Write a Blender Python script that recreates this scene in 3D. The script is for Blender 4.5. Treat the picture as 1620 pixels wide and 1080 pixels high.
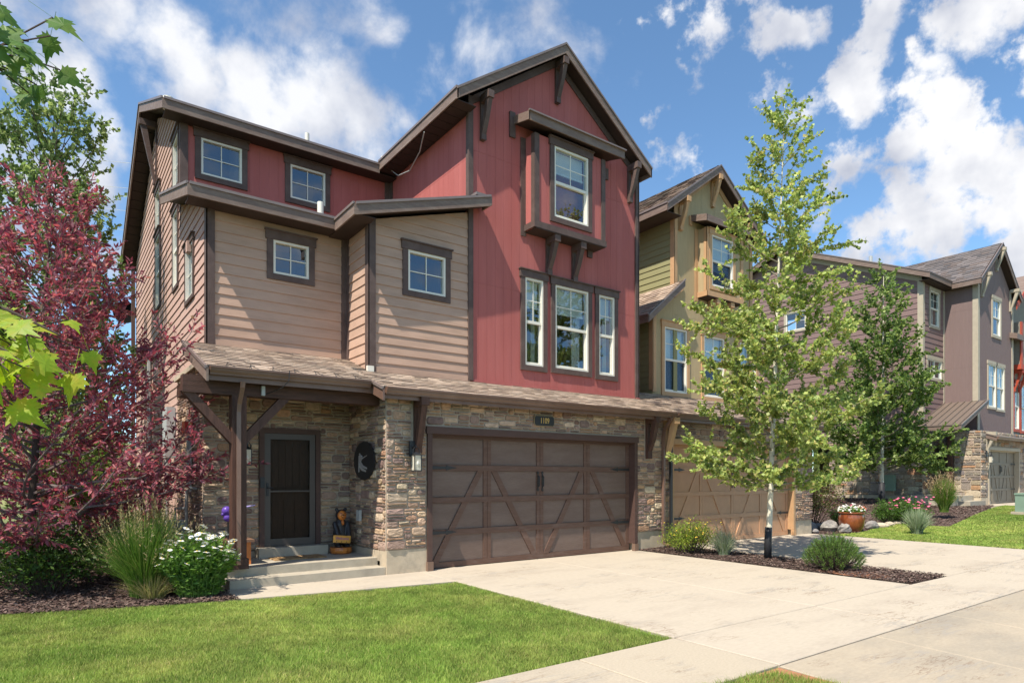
import bpy, bmesh, math, random
import numpy as np
from mathutils import Vector, Matrix
R = random.Random(7)
NR = np.random.default_rng(11)
scene = bpy.context.scene
for o in list(bpy.data.objects): bpy.data.objects.remove(o)
# ------------------------------------------------------------------ camera
cam_d = bpy.data.cameras.new("camera"); cam = bpy.data.objects.new("camera", cam_d)
scene.collection.objects.link(cam); scene.camera = cam
cam.location = (0, 0, 1.6); cam.rotation_euler = (math.radians(90), 0, math.radians(-36))
cam_d.sensor_width = 36; cam_d.lens = 22.34; cam_d.shift_y = 0.1324
cam_d.clip_start = 0.05; cam_d.clip_end = 3000
# ------------------------------------------------------------------ light
SUN = Vector((-0.502, -0.178, 0.847)).normalized()
sd = bpy.data.lights.new("sun", 'SUN'); sd.energy = 3.7; sd.angle = math.radians(0.53); sd.color = (1.0, 0.93, 0.82)
sun = bpy.data.objects.new("sun", sd); scene.collection.objects.link(sun)
sun.rotation_euler = SUN.to_track_quat('Z', 'Y').to_euler()
scene.view_settings.view_transform = 'Standard'; scene.view_settings.look = 'None'
scene.view_settings.exposure = 1.02; scene.view_settings.gamma = 1.0
scene.view_settings.use_curve_mapping = False
scene.cycles.use_denoising = True
scene.cycles.max_bounces = 8; scene.cycles.transparent_max_bounces = 12
C54, S54 = math.cos(math.radians(54)), math.sin(math.radians(54))
def ray(px, py):
    u = (px-810)/1005.5; v = (py-754.5)/1005.5
    return Vector((C54+S54*u, S54-C54*u, -v))
def at(px, py, X=None, Y=None, z=None, t=None):
    """measured point of the survey photograph -> place in metres"""
    d = ray(px, py)
    if X is not None: t = X/d.x
    elif Y is not None: t = Y/d.y
    elif z is not None: t = (z-1.6)/d.z
    return Vector((0, 0, 1.6)) + d*t
# ------------------------------------------------------------------ world
W = bpy.data.worlds.new("World"); scene.world = W; W.use_nodes = True
nt = W.node_tree; nt.nodes.clear()
def N(t, **k):
    n = nt.nodes.new(t)
    for a, b in k.items(): setattr(n, a, b)
    return n
def L(a, b): nt.links.new(a, b)
def M(op, a, b=None, c=None, clamp=False):
    n = N('ShaderNodeMath', operation=op); n.use_clamp = clamp
    for i, x in enumerate((a, b, c)):
        if x is None: continue
        if isinstance(x, (int, float)): n.inputs[i].default_value = x
        else: L(x, n.inputs[i])
    return n.outputs[0]
out = N('ShaderNodeOutputWorld'); bg = N('ShaderNodeBackground'); L(bg.outputs[0], out.inputs[0])
sky = N('ShaderNodeTexSky', sky_type='NISHITA'); sky.sun_disc = False
sky.sun_elevation = math.asin(SUN.z); sky.sun_rotation = math.atan2(SUN.x, SUN.y)
sky.altitude = 2000; sky.air_density = 1.0; sky.dust_density = 0.6; sky.ozone_density = 2.2
bg.inputs[1].default_value = 0.15
tc = N('ShaderNodeTexCoord'); DIR = tc.outputs['Generated']
sep = N('ShaderNodeSeparateXYZ'); L(DIR, sep.inputs[0])
zz = M('MAXIMUM', M('ADD', sep.outputs[2], 0.12), 0.05)
cmb = N('ShaderNodeCombineXYZ'); L(M('DIVIDE', sep.outputs[0], zz), cmb.inputs[0]); L(M('DIVIDE', sep.outputs[1], zz), cmb.inputs[1])
L(M('MULTIPLY', zz, 0.8), cmb.inputs[2])
def noise(scale, detail, rough, vec, dist=0.0):
    n = N('ShaderNodeTexNoise'); n.inputs['Scale'].default_value = scale; n.inputs['Detail'].default_value = detail
    n.inputs['Roughness'].default_value = rough; n.inputs['Distortion'].default_value = dist; L(vec, n.inputs['Vector']); return n
nd = noise(11.0, 6, 0.6, DIR)
wv = N('ShaderNodeVectorMath', operation='SUBTRACT'); L(nd.outputs['Color'], wv.inputs[0]); wv.inputs[1].default_value = (.5, .5, .5)
ws = N('ShaderNodeVectorMath', operation='SCALE'); L(wv.outputs[0], ws.inputs[0]); ws.inputs['Scale'].default_value = 0.10
wd = N('ShaderNodeVectorMath', operation='ADD'); L(DIR, wd.inputs[0]); L(ws.outputs[0], wd.inputs[1])
def blobs(lst):
    acc = None
    for (px, py, r, s) in lst:
        d = ray(px, py).normalized(); d2 = ray(px+r, py).normalized()
        n = N('ShaderNodeVectorMath', operation='DISTANCE'); L(wd.outputs[0], n.inputs[0]); n.inputs[1].default_value = d
        v = M('MULTIPLY_ADD', n.outputs['Value'], -s/max(1e-3, (d2-d).length)*0.62, s)
        acc = v if acc is None else M('MAXIMUM', acc, v)
    return acc
puffy = [(1382,40,42,1),(1370,85,32,1),(1352,138,50,1.1),(1436,155,50,1),(1470,105,38,.9),(1480,190,72,1.15),(1528,180,58,1.1),(1430,222,50,1),
 (1420,252,34,1),(1506,272,62,1),(1575,255,74,1.1),(1428,318,48,1),(1490,352,74,1.1),(1590,330,85,1.1),(1343,270,44,1),(1245,48,44,.8),(1280,165,30,.6),
 (1564,10,70,1),(1606,60,46,1),(1600,160,34,.7),(1400,385,60,.8),(1680,300,110,1.1),(1690,90,80,1),(1060,250,50,.55),(1110,268,30,.45),(1234,128,30,.5),
 (1140,14,70,.55),(1205,20,50,.65),(1310,330,30,.6),(1370,410,60,.8),(1600,420,90,.9),(1500,420,80,.7)]
wispy = [(400,140,80,1.1),(490,175,95,1.15),(290,110,80,1.0),(570,215,70,1.0),(620,190,46,.8),(350,90,60,.75),(60,110,80,.85),(130,150,50,.6),(190,40,80,.6),(90,320,90,1.0),(170,300,60,.9),(190,240,60,.8),(10,220,80,.7),
 (430,40,90,.55),(600,60,90,.5),(770,80,90,.5),(860,30,70,.35),(180,410,80,1.0),(-150,250,240,.85),(-80,0,160,.6),(690,110,60,.5)]
n1 = noise(9.0, 9, 0.58, cmb.outputs[0], 0.2); n2 = noise(7.5, 8, 0.58, DIR, 0.15)
def ss(x, a, b):
    m = N('ShaderNodeMapRange', interpolation_type='SMOOTHSTEP'); L(x, m.inputs[0]); m.inputs[1].default_value = a; m.inputs[2].default_value = b; return m.outputs[0]
nn = noise(22.0, 8, 0.6, DIR)
pf = M('ADD', blobs(puffy), M('MULTIPLY', M('SUBTRACT', nn.outputs[0], 0.5), 2.1))
wf = M('ADD', blobs(wispy), M('MULTIPLY', M('SUBTRACT', n2.outputs[0], 0.5), 2.4))
fwd = N('ShaderNodeVectorMath', operation='DOT_PRODUCT'); L(DIR, fwd.inputs[0]); fwd.inputs[1].default_value = (C54, S54, 0)
away = ss(fwd.outputs['Value'], 0.25, -0.1)
bf = M('MULTIPLY', ss(M('ADD', n2.outputs[0], M('MULTIPLY', n1.outputs[0], 0.3)), 0.62, 0.86), away)
cover = M('MAXIMUM', M('MAXIMUM', ss(pf, 0.2, 0.68), M('MULTIPLY', ss(wf, 0.22, 0.88), 0.92)), bf)
cover = M('MULTIPLY', cover, ss(sep.outputs[2], 0.0, 0.08))
shn = noise(10.0, 5, 0.5, DIR); shade = N('ShaderNodeMapRange'); L(shn.outputs[0], shade.inputs[0]); shade.inputs[1].default_value = .33; shade.inputs[2].default_value = .6
ccol = N('ShaderNodeMix', data_type='RGBA'); L(shade.outputs[0], ccol.inputs['Factor'])
ccol.inputs['A'].default_value = (1.8, 1.93, 2.3, 1); ccol.inputs['B'].default_value = (3.45, 3.45, 3.5, 1)
hs = N('ShaderNodeHueSaturation'); hs.inputs['Saturation'].default_value = 1.0; hs.inputs['Value'].default_value = 1.0; L(sky.outputs[0], hs.inputs['Color'])
tint = N('ShaderNodeMix', data_type='RGBA', blend_type='MULTIPLY'); tint.inputs['Factor'].default_value = 1; L(hs.outputs[0], tint.inputs['A']); tint.inputs['B'].default_value = (.66, .78, .78, 1)
mx = N('ShaderNodeMix', data_type='RGBA'); L(cover, mx.inputs['Factor']); L(tint.outputs['Result'], mx.inputs['A']); L(ccol.outputs['Result'], mx.inputs['B'])
L(mx.outputs['Result'], bg.inputs[0])
W.cycles.sampling_method = 'MANUAL'; W.cycles.sample_map_resolution = 512
# ------------------------------------------------------------------ materials
def mat(name, base, rough=0.7, var=0.18, scale=6.0, bump=0.0, bscale=40.0, stretch=(1,1,1), spec=0.3, metal=0.0, attr=None, col2=None, trans=0.0, c2scale=2.0, c2lo=.45, c2hi=.65, coat=0, crack=None):
    m = bpy.data.materials.new(name); m.use_nodes = True; t = m.node_tree; t.nodes.clear()
    def n(ty, **k):
        x = t.nodes.new(ty)
        for a, b in k.items(): setattr(x, a, b)
        return x
    o = n('ShaderNodeOutputMaterial'); p = n('ShaderNodeBsdfPrincipled')
    p.inputs['Roughness'].default_value = rough; p.inputs['Specular IOR Level'].default_value = spec; p.inputs['Metallic'].default_value = metal
    if coat: p.inputs['Coat Weight'].default_value = coat; p.inputs['Coat Roughness'].default_value = .1
    g = n('ShaderNodeNewGeometry'); mp = n('ShaderNodeMapping'); mp.inputs['Scale'].default_value = stretch
    t.links.new(g.outputs['Position'], mp.inputs[0])
    if attr:
        a = n('ShaderNodeAttribute', attribute_name=attr); col = a.outputs['Color']
    else:
        a = n('ShaderNodeRGB'); a.outputs[0].default_value = (*base, 1); col = a.outputs[0]
    if col2:
        nz = n('ShaderNodeTexNoise'); nz.inputs['Scale'].default_value = c2scale; nz.inputs['Detail'].default_value = 7; nz.inputs['Roughness'].default_value = .65; t.links.new(mp.outputs[0], nz.inputs['Vector'])
        r = n('ShaderNodeMapRange'); r.inputs[1].default_value = c2lo; r.inputs[2].default_value = c2hi; t.links.new(nz.outputs[0], r.inputs[0])
        mxx = n('ShaderNodeMix', data_type='RGBA'); t.links.new(r.outputs[0], mxx.inputs['Factor']); t.links.new(col, mxx.inputs['A']); mxx.inputs['B'].default_value = (*col2, 1); col = mxx.outputs['Result']
    if var:
        nz = n('ShaderNodeTexNoise'); nz.inputs['Scale'].default_value = scale; nz.inputs['Detail'].default_value = 6; nz.inputs['Roughness'].default_value = .65; t.links.new(mp.outputs[0], nz.inputs['Vector'])
        r = n('ShaderNodeMapRange'); r.inputs[1].default_value = .25; r.inputs[2].default_value = .75; r.inputs[3].default_value = 1-var; r.inputs[4].default_value = 1+var; t.links.new(nz.outputs[0], r.inputs[0])
        mm = n('ShaderNodeVectorMath', operation='SCALE'); t.links.new(col, mm.inputs[0]); t.links.new(r.outputs[0], mm.inputs['Scale']); col = mm.outputs[0]
    if crack:
        def cr(scale, wid, seed, cc, st):
            global_mp = n('ShaderNodeMapping'); global_mp.inputs['Scale'].default_value = st; global_mp.inputs['Location'].default_value = (seed, seed*2, 0); t.links.new(g.outputs['Position'], global_mp.inputs[0])
            z = n('ShaderNodeTexNoise'); z.inputs['Scale'].default_value = scale; z.inputs['Detail'].default_value = 5; z.inputs['Roughness'].default_value = .6; t.links.new(global_mp.outputs[0], z.inputs['Vector'])
            def mm(op, x, y):
                q = n('ShaderNodeMath', operation=op); t.links.new(x, q.inputs[0])
                if isinstance(y, float): q.inputs[1].default_value = y
                else: t.links.new(y, q.inputs[1])
                return q.outputs[0]
            ab = mm('ABSOLUTE', mm('SUBTRACT', z.outputs[0], .5), 0.0); r1 = n('ShaderNodeMapRange'); r1.inputs[1].default_value = wid; r1.inputs[2].default_value = wid*.2; t.links.new(ab, r1.inputs[0])
            z2 = n('ShaderNodeTexNoise'); z2.inputs['Scale'].default_value = 1.1; t.links.new(g.outputs['Position'], z2.inputs['Vector']); r2 = n('ShaderNodeMapRange'); r2.inputs[1].default_value = .5; r2.inputs[2].default_value = .62; t.links.new(z2.outputs[0], r2.inputs[0])
            f = mm('MULTIPLY', mm('MULTIPLY', r1.outputs[0], r2.outputs[0]), .6); x = n('ShaderNodeMix', data_type='RGBA'); t.links.new(f, x.inputs['Factor']); t.links.new(col, x.inputs['A']); x.inputs['B'].default_value = (*cc, 1); return x.outputs['Result']
        col = cr(1.4, .005, 3.1, (.16,.10,.06), (.35, 1.3, 1)); col = cr(2.6, .009, 8.3, (.22,.15,.10), (.22, 1.5, 1)); col = cr(5.0, .006, 21.3, (.25,.20,.15), (.3, 1.5, 1)); col = cr(.8, .016, 14.7, (.30,.27,.23), (.4, 1.8, 1))
    t.links.new(col, p.inputs['Base Color'])
    if bump:
        nb = n('ShaderNodeTexNoise'); nb.inputs['Scale'].default_value = bscale; nb.inputs['Detail'].default_value = 4; t.links.new(mp.outputs[0], nb.inputs['Vector'])
        b = n('ShaderNodeBump'); b.inputs['Strength'].default_value = bump; b.inputs['Distance'].default_value = 0.01; t.links.new(nb.outputs[0], b.inputs['Height']); t.links.new(b.outputs[0], p.inputs['Normal'])
    sh = p.outputs[0]
    if trans:
        tr = n('ShaderNodeBsdfTranslucent'); ms = n('ShaderNodeMixShader'); ms.inputs[0].default_value = trans
        hv = n('ShaderNodeHueSaturation'); hv.inputs['Value'].default_value = 1.5; hv.inputs['Saturation'].default_value = 1.1; t.links.new(col, hv.inputs['Color']); t.links.new(hv.outputs[0], tr.inputs[0])
        t.links.new(p.outputs[0], ms.inputs[1]); t.links.new(tr.outputs[0], ms.inputs[2]); sh = ms.outputs[0]
    t.links.new(sh, o.inputs[0]); return m
H = (1, 1, 9)
m_tan = mat('tan siding paint', (.475, .315, .232), .75, .07, 3, .25, 45, (1,1,5), col2=(.36,.235,.17), c2scale=.8, c2lo=.45, c2hi=.75)
m_tanlt = mat('tan side siding paint', (.47, .305, .245), .75, .06, 3, .25, 45, (1,1,5))
m_red = mat('red panel paint', (.40, .112, .098), .72, .08, 1.6, .3, 60, (5,5,.5), col2=(.44,.135,.12), c2scale=.5, c2lo=.4, c2hi=.7)
m_trim = mat('dark brown trim paint', (.10, .066, .056), .65, .15, 8, .25, 50, (1,1,1), col2=(.12,.082,.07), c2scale=2)
m_fascia = mat('weathered brown fascia', (.18, .125, .10), .6, .15, 4, .25, 30, (2,2,9), col2=(.24,.18,.145), c2scale=1.2, c2lo=.45, c2hi=.7)
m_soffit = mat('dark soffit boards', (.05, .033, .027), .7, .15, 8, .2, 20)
m_gutter = mat('brown metal gutter', (.15, .085, .06), .4, .06, 4, spec=.5, col2=(.19,.115,.085), c2scale=1.5)
m_gutl = mat('grey brown metal drip edge', (.22, .17, .15), .4, .1, 5, spec=.5, metal=.2)
m_wood = mat('dark stained timber', (.098, .048, .034), .6, .25, 5, .5, 30, (6,6,.8), col2=(.06,.03,.022), c2scale=3)
m_woodh = mat('dark stained beam', (.085, .042, .03), .6, .25, 5, .5, 30, (.8,6,6), col2=(.055,.028,.02), c2scale=3)
m_mortar = mat('stone mortar', (.42, .34, .26), .95, .15, 20, .5, 90)
m_stone = mat('veneer stone', (.3,.2,.15), .85, .28, 14, 1.0, 28, attr='col', spec=.2)
m_shingle = mat('asphalt shingle', (.3,.2,.15), .9, .22, 60, .6, 160, attr='col', spec=.15)
m_conc = mat('step concrete', (.40, .35, .27), .85, .12, 5, .3, 80, col2=(.29,.255,.20), c2scale=1.8, c2lo=.5, c2hi=.75)
m_drive = mat('driveway concrete', (.445, .38, .295), .85, .09, 30, .25, 120, (.35,1.0,1), col2=(.38,.32,.25), c2scale=1.5, c2lo=.5, c2hi=.74, crack=True)
m_walk = mat('sidewalk concrete', (.42, .355, .265), .85, .14, 60, .3, 120, (.6,1,1), col2=(.34,.29,.22), c2scale=.9, c2lo=.45, c2hi=.75, crack=True)
m_apron = mat('apron concrete', (.385, .32, .235), .85, .10, 40, .3, 120, (.4,1,1), col2=(.29,.25,.195), c2scale=1.1, c2lo=.42, c2hi=.66, crack=True)
m_found = mat('foundation concrete', (.48, .395, .285), .9, .15, 4, .3, 60, col2=(.34,.29,.22), c2scale=2.2, c2lo=.5, c2hi=.65)
m_gpanel = mat('garage door panel, faded', (.145, .10, .08), .6, .12, 9, .4, 60, (1,1,5), col2=(.18,.13,.105), c2scale=1.4, c2lo=.4, c2hi=.7)
m_grail = mat('garage door rail', (.125, .07, .05), .6, .15, 5, .4, 60, (1,1,5), col2=(.15,.10,.08), c2scale=2.5, c2lo=.5, c2hi=.75)
m_gtrim = mat('garage trim', (.088, .05, .04), .6, .15, 6, .3, 50, (1,1,3))
m_base = mat('trim base block', (.19, .12, .085), .7, .1, 6)
m_iron = mat('black iron', (.018, .018, .02), .45, .1, 20, spec=.5)
m_white = mat('white vinyl frame', (.74, .70, .60), .4, .03, 3)
m_blind = mat('window blind', (.80, .80, .74), .8, .05, 3)
m_curt = mat('curtain', (.50, .50, .44), .9, .15, 3, .5, 12, (12,12,.3))
m_room = mat('room wall', (.18,.16,.14), .9, 0)
m_khaki = mat('khaki stucco panel', (.42, .32, .18), .8, .08, 3, .25, 60, (4,4,.6))
m_green = mat('olive siding paint', (.27, .255, .125), .75, .07, 3, .25, 45, (1,1,5))
m_tt = mat('tan orange trim', (.50, .30, .155), .65, .1, 6, .2, 50)
m_g2 = mat('terracotta tan garage door', (.50, .285, .16), .6, .08, 5, .2, 60)
m_pur = mat('plum siding paint', (.215, .14, .128), .75, .07, 3, .25, 45, (1,1,5))
m_purp = mat('plum panel paint', (.20, .138, .126), .75, .07, 3, .25, 60, (5,5,.5))
m_bt = mat('beige trim', (.42, .36, .27), .65, .1, 6)
m_g3 = mat('olive grey garage door', (.215, .18, .13), .6, .08, 5)
m_or = mat('brick red trim', (.42, .07, .035), .6, .08, 6)
m_grey4 = mat('taupe wall panel', (.24, .21, .17), .8, .08, 3)
m_metal = mat('bronze standing seam metal', (.20, .155, .125), .4, .06, 2, spec=.5, metal=.3)
m_dish = mat('flat black', (.010,.010,.010), .95, 0, spec=.0)
m_grey = mat('grey enamel box', (.42, .43, .42), .45, .06, 6)
m_pipe = mat('grey pvc conduit', (.36,.35,.33), .5, .1, 6)
m_redbox = mat('red plastic', (.55,.05,.04), .4, .05, 6)
m_gbox = mat('green grey utility paint', (.20,.28,.21), .5, .08, 4)
m_gold = mat('brass numerals', (.75,.48,.16), .35, .05, 6, metal=.5)
m_silver = mat('brushed silver', (.62,.62,.63), .35, .05, 6, metal=.6)
m_mulch = mat('bark mulch', (.07,.045,.035), .95, .4, 30, 1.0, 60, attr='col')
m_soil = mat('mulch soil', (.085,.055,.045), .95, .4, 25, 1.0, 70, col2=(.16,.11,.085), c2scale=18)
m_dirt = mat('red dirt', (.36,.16,.085), .95, .25, 20, .6, 60)
m_lawn = mat('lawn soil', (.09,.12,.03), .95, .3, 8, .5, 60)
m_grass = mat('grass blades', (.1,.2,.03), .75, .0, attr='col', trans=.25, spec=.2)
m_field = mat('far meadow', (.16,.17,.06), .95, .3, .4, .5, 3, col2=(.10,.14,.05), c2scale=.15)
m_leaf = mat('leaf', (.1,.2,.03), .5, .0, attr='col', trans=.38, spec=.35)
m_bark = mat('brown bark', (.07,.05,.04), .9, .3, 20, .8, 40, (1,1,.4))
m_aspen = mat('pale aspen bark', (.62,.57,.44), .75, .2, 12, .5, 40, (1,1,3), col2=(.13,.11,.09), c2scale=9, c2lo=.66, c2hi=.72)
m_wrap = mat('black trunk wrap', (.025,.025,.028), .6, .1, 10)
m_rock = mat('grey landscape rock', (.22,.20,.185), .9, .3, 8, 1.0, 14, col2=(.32,.29,.25), c2scale=4)
m_pot = mat('glazed brown pot', (.26,.075,.028), .18, .25, 5, col2=(.14,.035,.015), c2scale=4, coat=.6, stretch=(2,2,.6))
m_petal = mat('white petals', (.82,.82,.78), .6, .0, trans=.15)
m_flower = mat('flower colours', (.8,.2,.3), .6, .0, attr='col', trans=.15)
m_yel = mat('yellow flower centre', (.75,.50,.06), .7, .1, 30)
m_orange = mat('varnished orange wood', (.62,.20,.035), .35, .3, 14, .4, 40, col2=(.30,.08,.02), c2scale=12, coat=.3)
m_sign = mat('varnished yellow wood', (.68,.33,.06), .4, .2, 14, coat=.3)
m_bear = mat('black stained carved wood', (.025,.022,.022), .4, .4, 30, 1.0, 50, spec=.5)
m_purple = mat('purple glaze', (.12,.06,.34), .3, .1, 6)
m_mat = mat('coir doormat', (.42,.26,.12), .95, .3, 60, 1.0, 200, col2=(.22,.13,.06), c2scale=9, c2lo=.5, c2hi=.6)
m_orbench = mat('orange bench paint', (.6,.19,.05), .5, .15, 8)
m_door = mat('dark stained door', (.13,.075,.048), .5, .3, 7, .5, 40, (6,6,.8))
m_storm = mat('bronze storm door frame', (.072,.056,.048), .45, .06, 5, spec=.5)
m_lampglass = mat('frosted lantern glass', (.75,.70,.58), .25, .05, 8, trans=.3)
def glassmat(name, tintc, ior=1.75, rough=0.0, mesh=0):
    m = bpy.data.materials.new(name); m.use_nodes = True; t = m.node_tree; t.nodes.clear()
    o = t.nodes.new('ShaderNodeOutputMaterial'); g = t.nodes.new('ShaderNodeBsdfGlossy'); g.inputs['Roughness'].default_value = rough
    g.inputs[0].default_value = (.85, .93, 1, 1); tr = t.nodes.new('ShaderNodeBsdfTransparent'); tr.inputs[0].default_value = (*tintc, 1)
    f = t.nodes.new('ShaderNodeFresnel'); f.inputs[0].default_value = ior; ge = t.nodes.new('ShaderNodeNewGeometry')
    s1 = t.nodes.new('ShaderNodeMath'); s1.operation = 'SUBTRACT'; s1.inputs[0].default_value = 1; t.links.new(ge.outputs['Backfacing'], s1.inputs[1])
    s2 = t.nodes.new('ShaderNodeMath'); s2.operation = 'MULTIPLY'; t.links.new(f.outputs[0], s2.inputs[0]); t.links.new(s1.outputs[0], s2.inputs[1])
    mx_ = t.nodes.new('ShaderNodeMixShader'); t.links.new(s2.outputs[0], mx_.inputs[0]); t.links.new(tr.outputs[0], mx_.inputs[1]); t.links.new(g.outputs[0], mx_.inputs[2])
    t.links.new(mx_.outputs[0], o.inputs[0]); return m
m_glass = glassmat('window glass', (.84, .89, .9), 2.4)
m_screen = glassmat('insect screen', (.66, .68, .72), 1.15, .5)
m_gdoor = glassmat('storm door screen', (.75, .75, .75), 1.12, .2)
# ------------------------------------------------------------------ mesh helpers
COL = scene.collection
def link(name, me, parent=None, m=None, smooth=False):
    o = bpy.data.objects.new(name, me); COL.objects.link(o)
    if m is not None and not me.materials:
        for q in (m if isinstance(m, (list, tuple)) else [m]): me.materials.append(q)
    if parent is not None:
        o.parent = parent
        if parent.type == 'EMPTY': o.matrix_parent_inverse = Matrix.Translation(parent.location).inverted()
    if smooth: me.polygons.foreach_set('use_smooth', [True]*len(me.polygons))
    return o
def thing(name, label, cat, loc=(0,0,0), group=None):
    o = bpy.data.objects.new(name, None); COL.objects.link(o); o.location = loc; o.empty_display_size = .2
    o['label'] = label; o['category'] = cat
    if group: o['group'] = group
    return o
def tag(o, label, cat, group=None, kind=None):
    o['label'] = label; o['category'] = cat
    if group: o['group'] = group
    if kind: o['kind'] = kind
    return o
def struct(o): o['kind'] = 'structure'; return o
def stuff(o): o['kind'] = 'stuff'; return o
class MB:
    def __init__(s): s.v = []; s.f = []; s.mi = []; s.c = []; s.cur = 0; s.cc = None
    def face(s, idx): s.f.append(idx); s.mi.append(s.cur); s.c.append(s.cc)
    def add(s, vs, fs):
        b = len(s.v); s.v.extend([tuple(q) for q in vs])
        for f in fs: s.face([b+i for i in f])
    def box(s, x0, x1, y0, y1, z0, z1):
        s.add([(x0,y0,z0),(x1,y0,z0),(x1,y1,z0),(x0,y1,z0),(x0,y0,z1),(x1,y0,z1),(x1,y1,z1),(x0,y1,z1)],
              [(0,3,2,1),(4,5,6,7),(0,1,5,4),(1,2,6,5),(2,3,7,6),(3,0,4,7)])
    def hull8(s, a, b):   # two matching rings
        n = len(a); s.add(list(a)+list(b), [tuple(range(n))[::-1], tuple(range(n, 2*n))] + [(i, (i+1) % n, n+(i+1) % n, n+i) for i in range(n)])
    def bar(s, p, q, w, h, up=(0,0,1)):   # rectangular bar between points
        p = Vector(p); q = Vector(q); d = (q-p).normalized(); u = Vector(up); sx = d.cross(u)
        if sx.length < 1e-4: sx = d.cross(Vector((1,0,0)))
        sx.normalize(); uu = sx.cross(d)
        ring = lambda c: [c+sx*(a*w/2)+uu*(b*h/2) for a, b in ((-1,-1),(1,-1),(1,1),(-1,1))]
        s.hull8(ring(p), ring(q))
    def tube(s, pts, rad, n=8, cap=True):
        pts = [Vector(p) for p in pts]; b = len(s.v); k = len(pts); ref = None
        for i, p in enumerate(pts):
            d = (pts[min(i+1, k-1)]-pts[max(i-1, 0)]).normalized()
            if ref is None: ref = d.orthogonal().normalized()
            ref = (ref-d*ref.dot(d)); ref = ref.normalized() if ref.length > 1e-5 else d.orthogonal().normalized()
            w = d.cross(ref); r = rad[i] if isinstance(rad, (list, tuple)) else rad
            for j in range(n):
                a = 2*math.pi*j/n; s.v.append(tuple(p+ref*(r*math.cos(a))+w*(r*math.sin(a))))
        for i in range(k-1):
            for j in range(n): s.face([b+i*n+j, b+i*n+(j+1) % n, b+(i+1)*n+(j+1) % n, b+(i+1)*n+j])
        if cap: s.face([b+j for j in range(n)][::-1]); s.face([b+(k-1)*n+j for j in range(n)])
    def lathe(s, prof, n, c):
        b = len(s.v); k = len(prof)
        for r, z in prof:
            for j in range(n):
                a = 2*math.pi*j/n; s.v.append((c[0]+r*math.cos(a), c[1]+r*math.sin(a), c[2]+z))
        for i in range(k-1):
            for j in range(n): s.face([b+i*n+j, b+i*n+(j+1) % n, b+(i+1)*n+(j+1) % n, b+(i+1)*n+j])
        s.face([b+j for j in range(n)][::-1]); s.face([b+(k-1)*n+j for j in range(n)])
    def ball(s, c, r, n=10, m=7, jit=0, rot=None):
        c = Vector(c); rr = r if isinstance(r, (tuple, list)) else (r, r, r); b = len(s.v)
        vs = [Vector((0,0,-1))]+[Vector((math.cos(2*math.pi*j/n)*math.sin(math.pi*i/m), math.sin(2*math.pi*j/n)*math.sin(math.pi*i/m), -math.cos(math.pi*i/m))) for i in range(1, m) for j in range(n)]+[Vector((0,0,1))]
        for v in vs:
            q = Vector((v.x*rr[0], v.y*rr[1], v.z*rr[2]))*(1+(R.uniform(-jit, jit) if jit else 0))
            if rot: q = rot @ q
            s.v.append(tuple(c+q))
        for j in range(n): s.face([b, b+1+(j+1) % n, b+1+j])
        for i in range(m-2):
            for j in range(n): s.face([b+1+i*n+j, b+1+i*n+(j+1) % n, b+1+(i+1)*n+(j+1) % n, b+1+(i+1)*n+j])
        e = b+1+(m-1)*n
        for j in range(n): s.face([e, e-n+j, e-n+(j+1) % n])
    def mesh(s, name, fix=True):
        me = bpy.data.meshes.new(name); me.from_pydata(s.v, [], s.f)
        if any(s.mi): me.polygons.foreach_set('material_index', s.mi)
        if s.c and s.c[0] is not None:
            a = me.attributes.new('col', 'FLOAT_COLOR', 'FACE'); a.data.foreach_set('color', np.array([(*c, 1) for c in s.c], dtype=np.float32).ravel())
        if fix:
            bm = bmesh.new(); bm.from_mesh(me); bmesh.ops.recalc_face_normals(bm, faces=bm.faces); bm.to_mesh(me); bm.free()
        return me
    def build(s, name, m, parent=None, smooth=False, fix=True):
        if not s.v: return None
        return link(name, s.mesh(name, fix), parent, m, smooth)
class F:     # a wall plane: u along the wall, z up, d outwards
    def __init__(s, kind, c): s.k = kind; s.c = c
    def p(s, u, z, d=0):
        if s.k == 'front': return (u, s.c-d, z)
        if s.k == 'left': return (s.c-d, u, z)
        if s.k == 'right': return (s.c+d, u, z)
        return (u, s.c+d, z)
def clip(poly, a, b, c):     # keep a*u+b*z<=c
    o = []; n = len(poly)
    for i in range(n):
        p, q = poly[i], poly[(i+1) % n]; fp = a*p[0]+b*p[1]-c; fq = a*q[0]+b*q[1]-c
        if fp <= 1e-9: o.append(p)
        if (fp < -1e-9 and fq > 1e-9) or (fp > 1e-9 and fq < -1e-9):
            t = fp/(fp-fq); o.append((p[0]+(q[0]-p[0])*t, p[1]+(q[1]-p[1])*t))
    return o
def area(p): return abs(sum(p[i][0]*p[(i+1) % len(p)][1]-p[(i+1) % len(p)][0]*p[i][1] for i in range(len(p))))/2 if len(p) > 2 else 0
def cut(poly, holes):
    ps = [poly]
    for (a, b, c, d) in holes:
        nx = []
        for p in ps:
            q = clip(p, 1, 0, a); m_ = clip(clip(p, -1, 0, -a), 1, 0, b) if len(p) > 2 else []
            nx += [q, clip(p, -1, 0, -b)]
            if len(m_) > 2: nx += [clip(m_, 0, 1, c), clip(m_, 0, -1, -d)]
        ps = [q for q in nx if area(q) > 1e-4]
    return ps
def prism(mb, fr, poly, d0, d1):
    d0f = d0 if callable(d0) else (lambda u, z: d0); d1f = d1 if callable(d1) else (lambda u, z: d1)
    mb.hull8([fr.p(u, z, d0f(u, z)) for u, z in poly], [fr.p(u, z, d1f(u, z)) for u, z in poly])
def wall(name, fr, polys, holes, m, parent, th=.15):
    mb = MB()
    for poly in polys:
        for p in cut(poly, holes): prism(mb, fr, p, -th, 0)
    return mb.build(name, m, parent)
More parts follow.
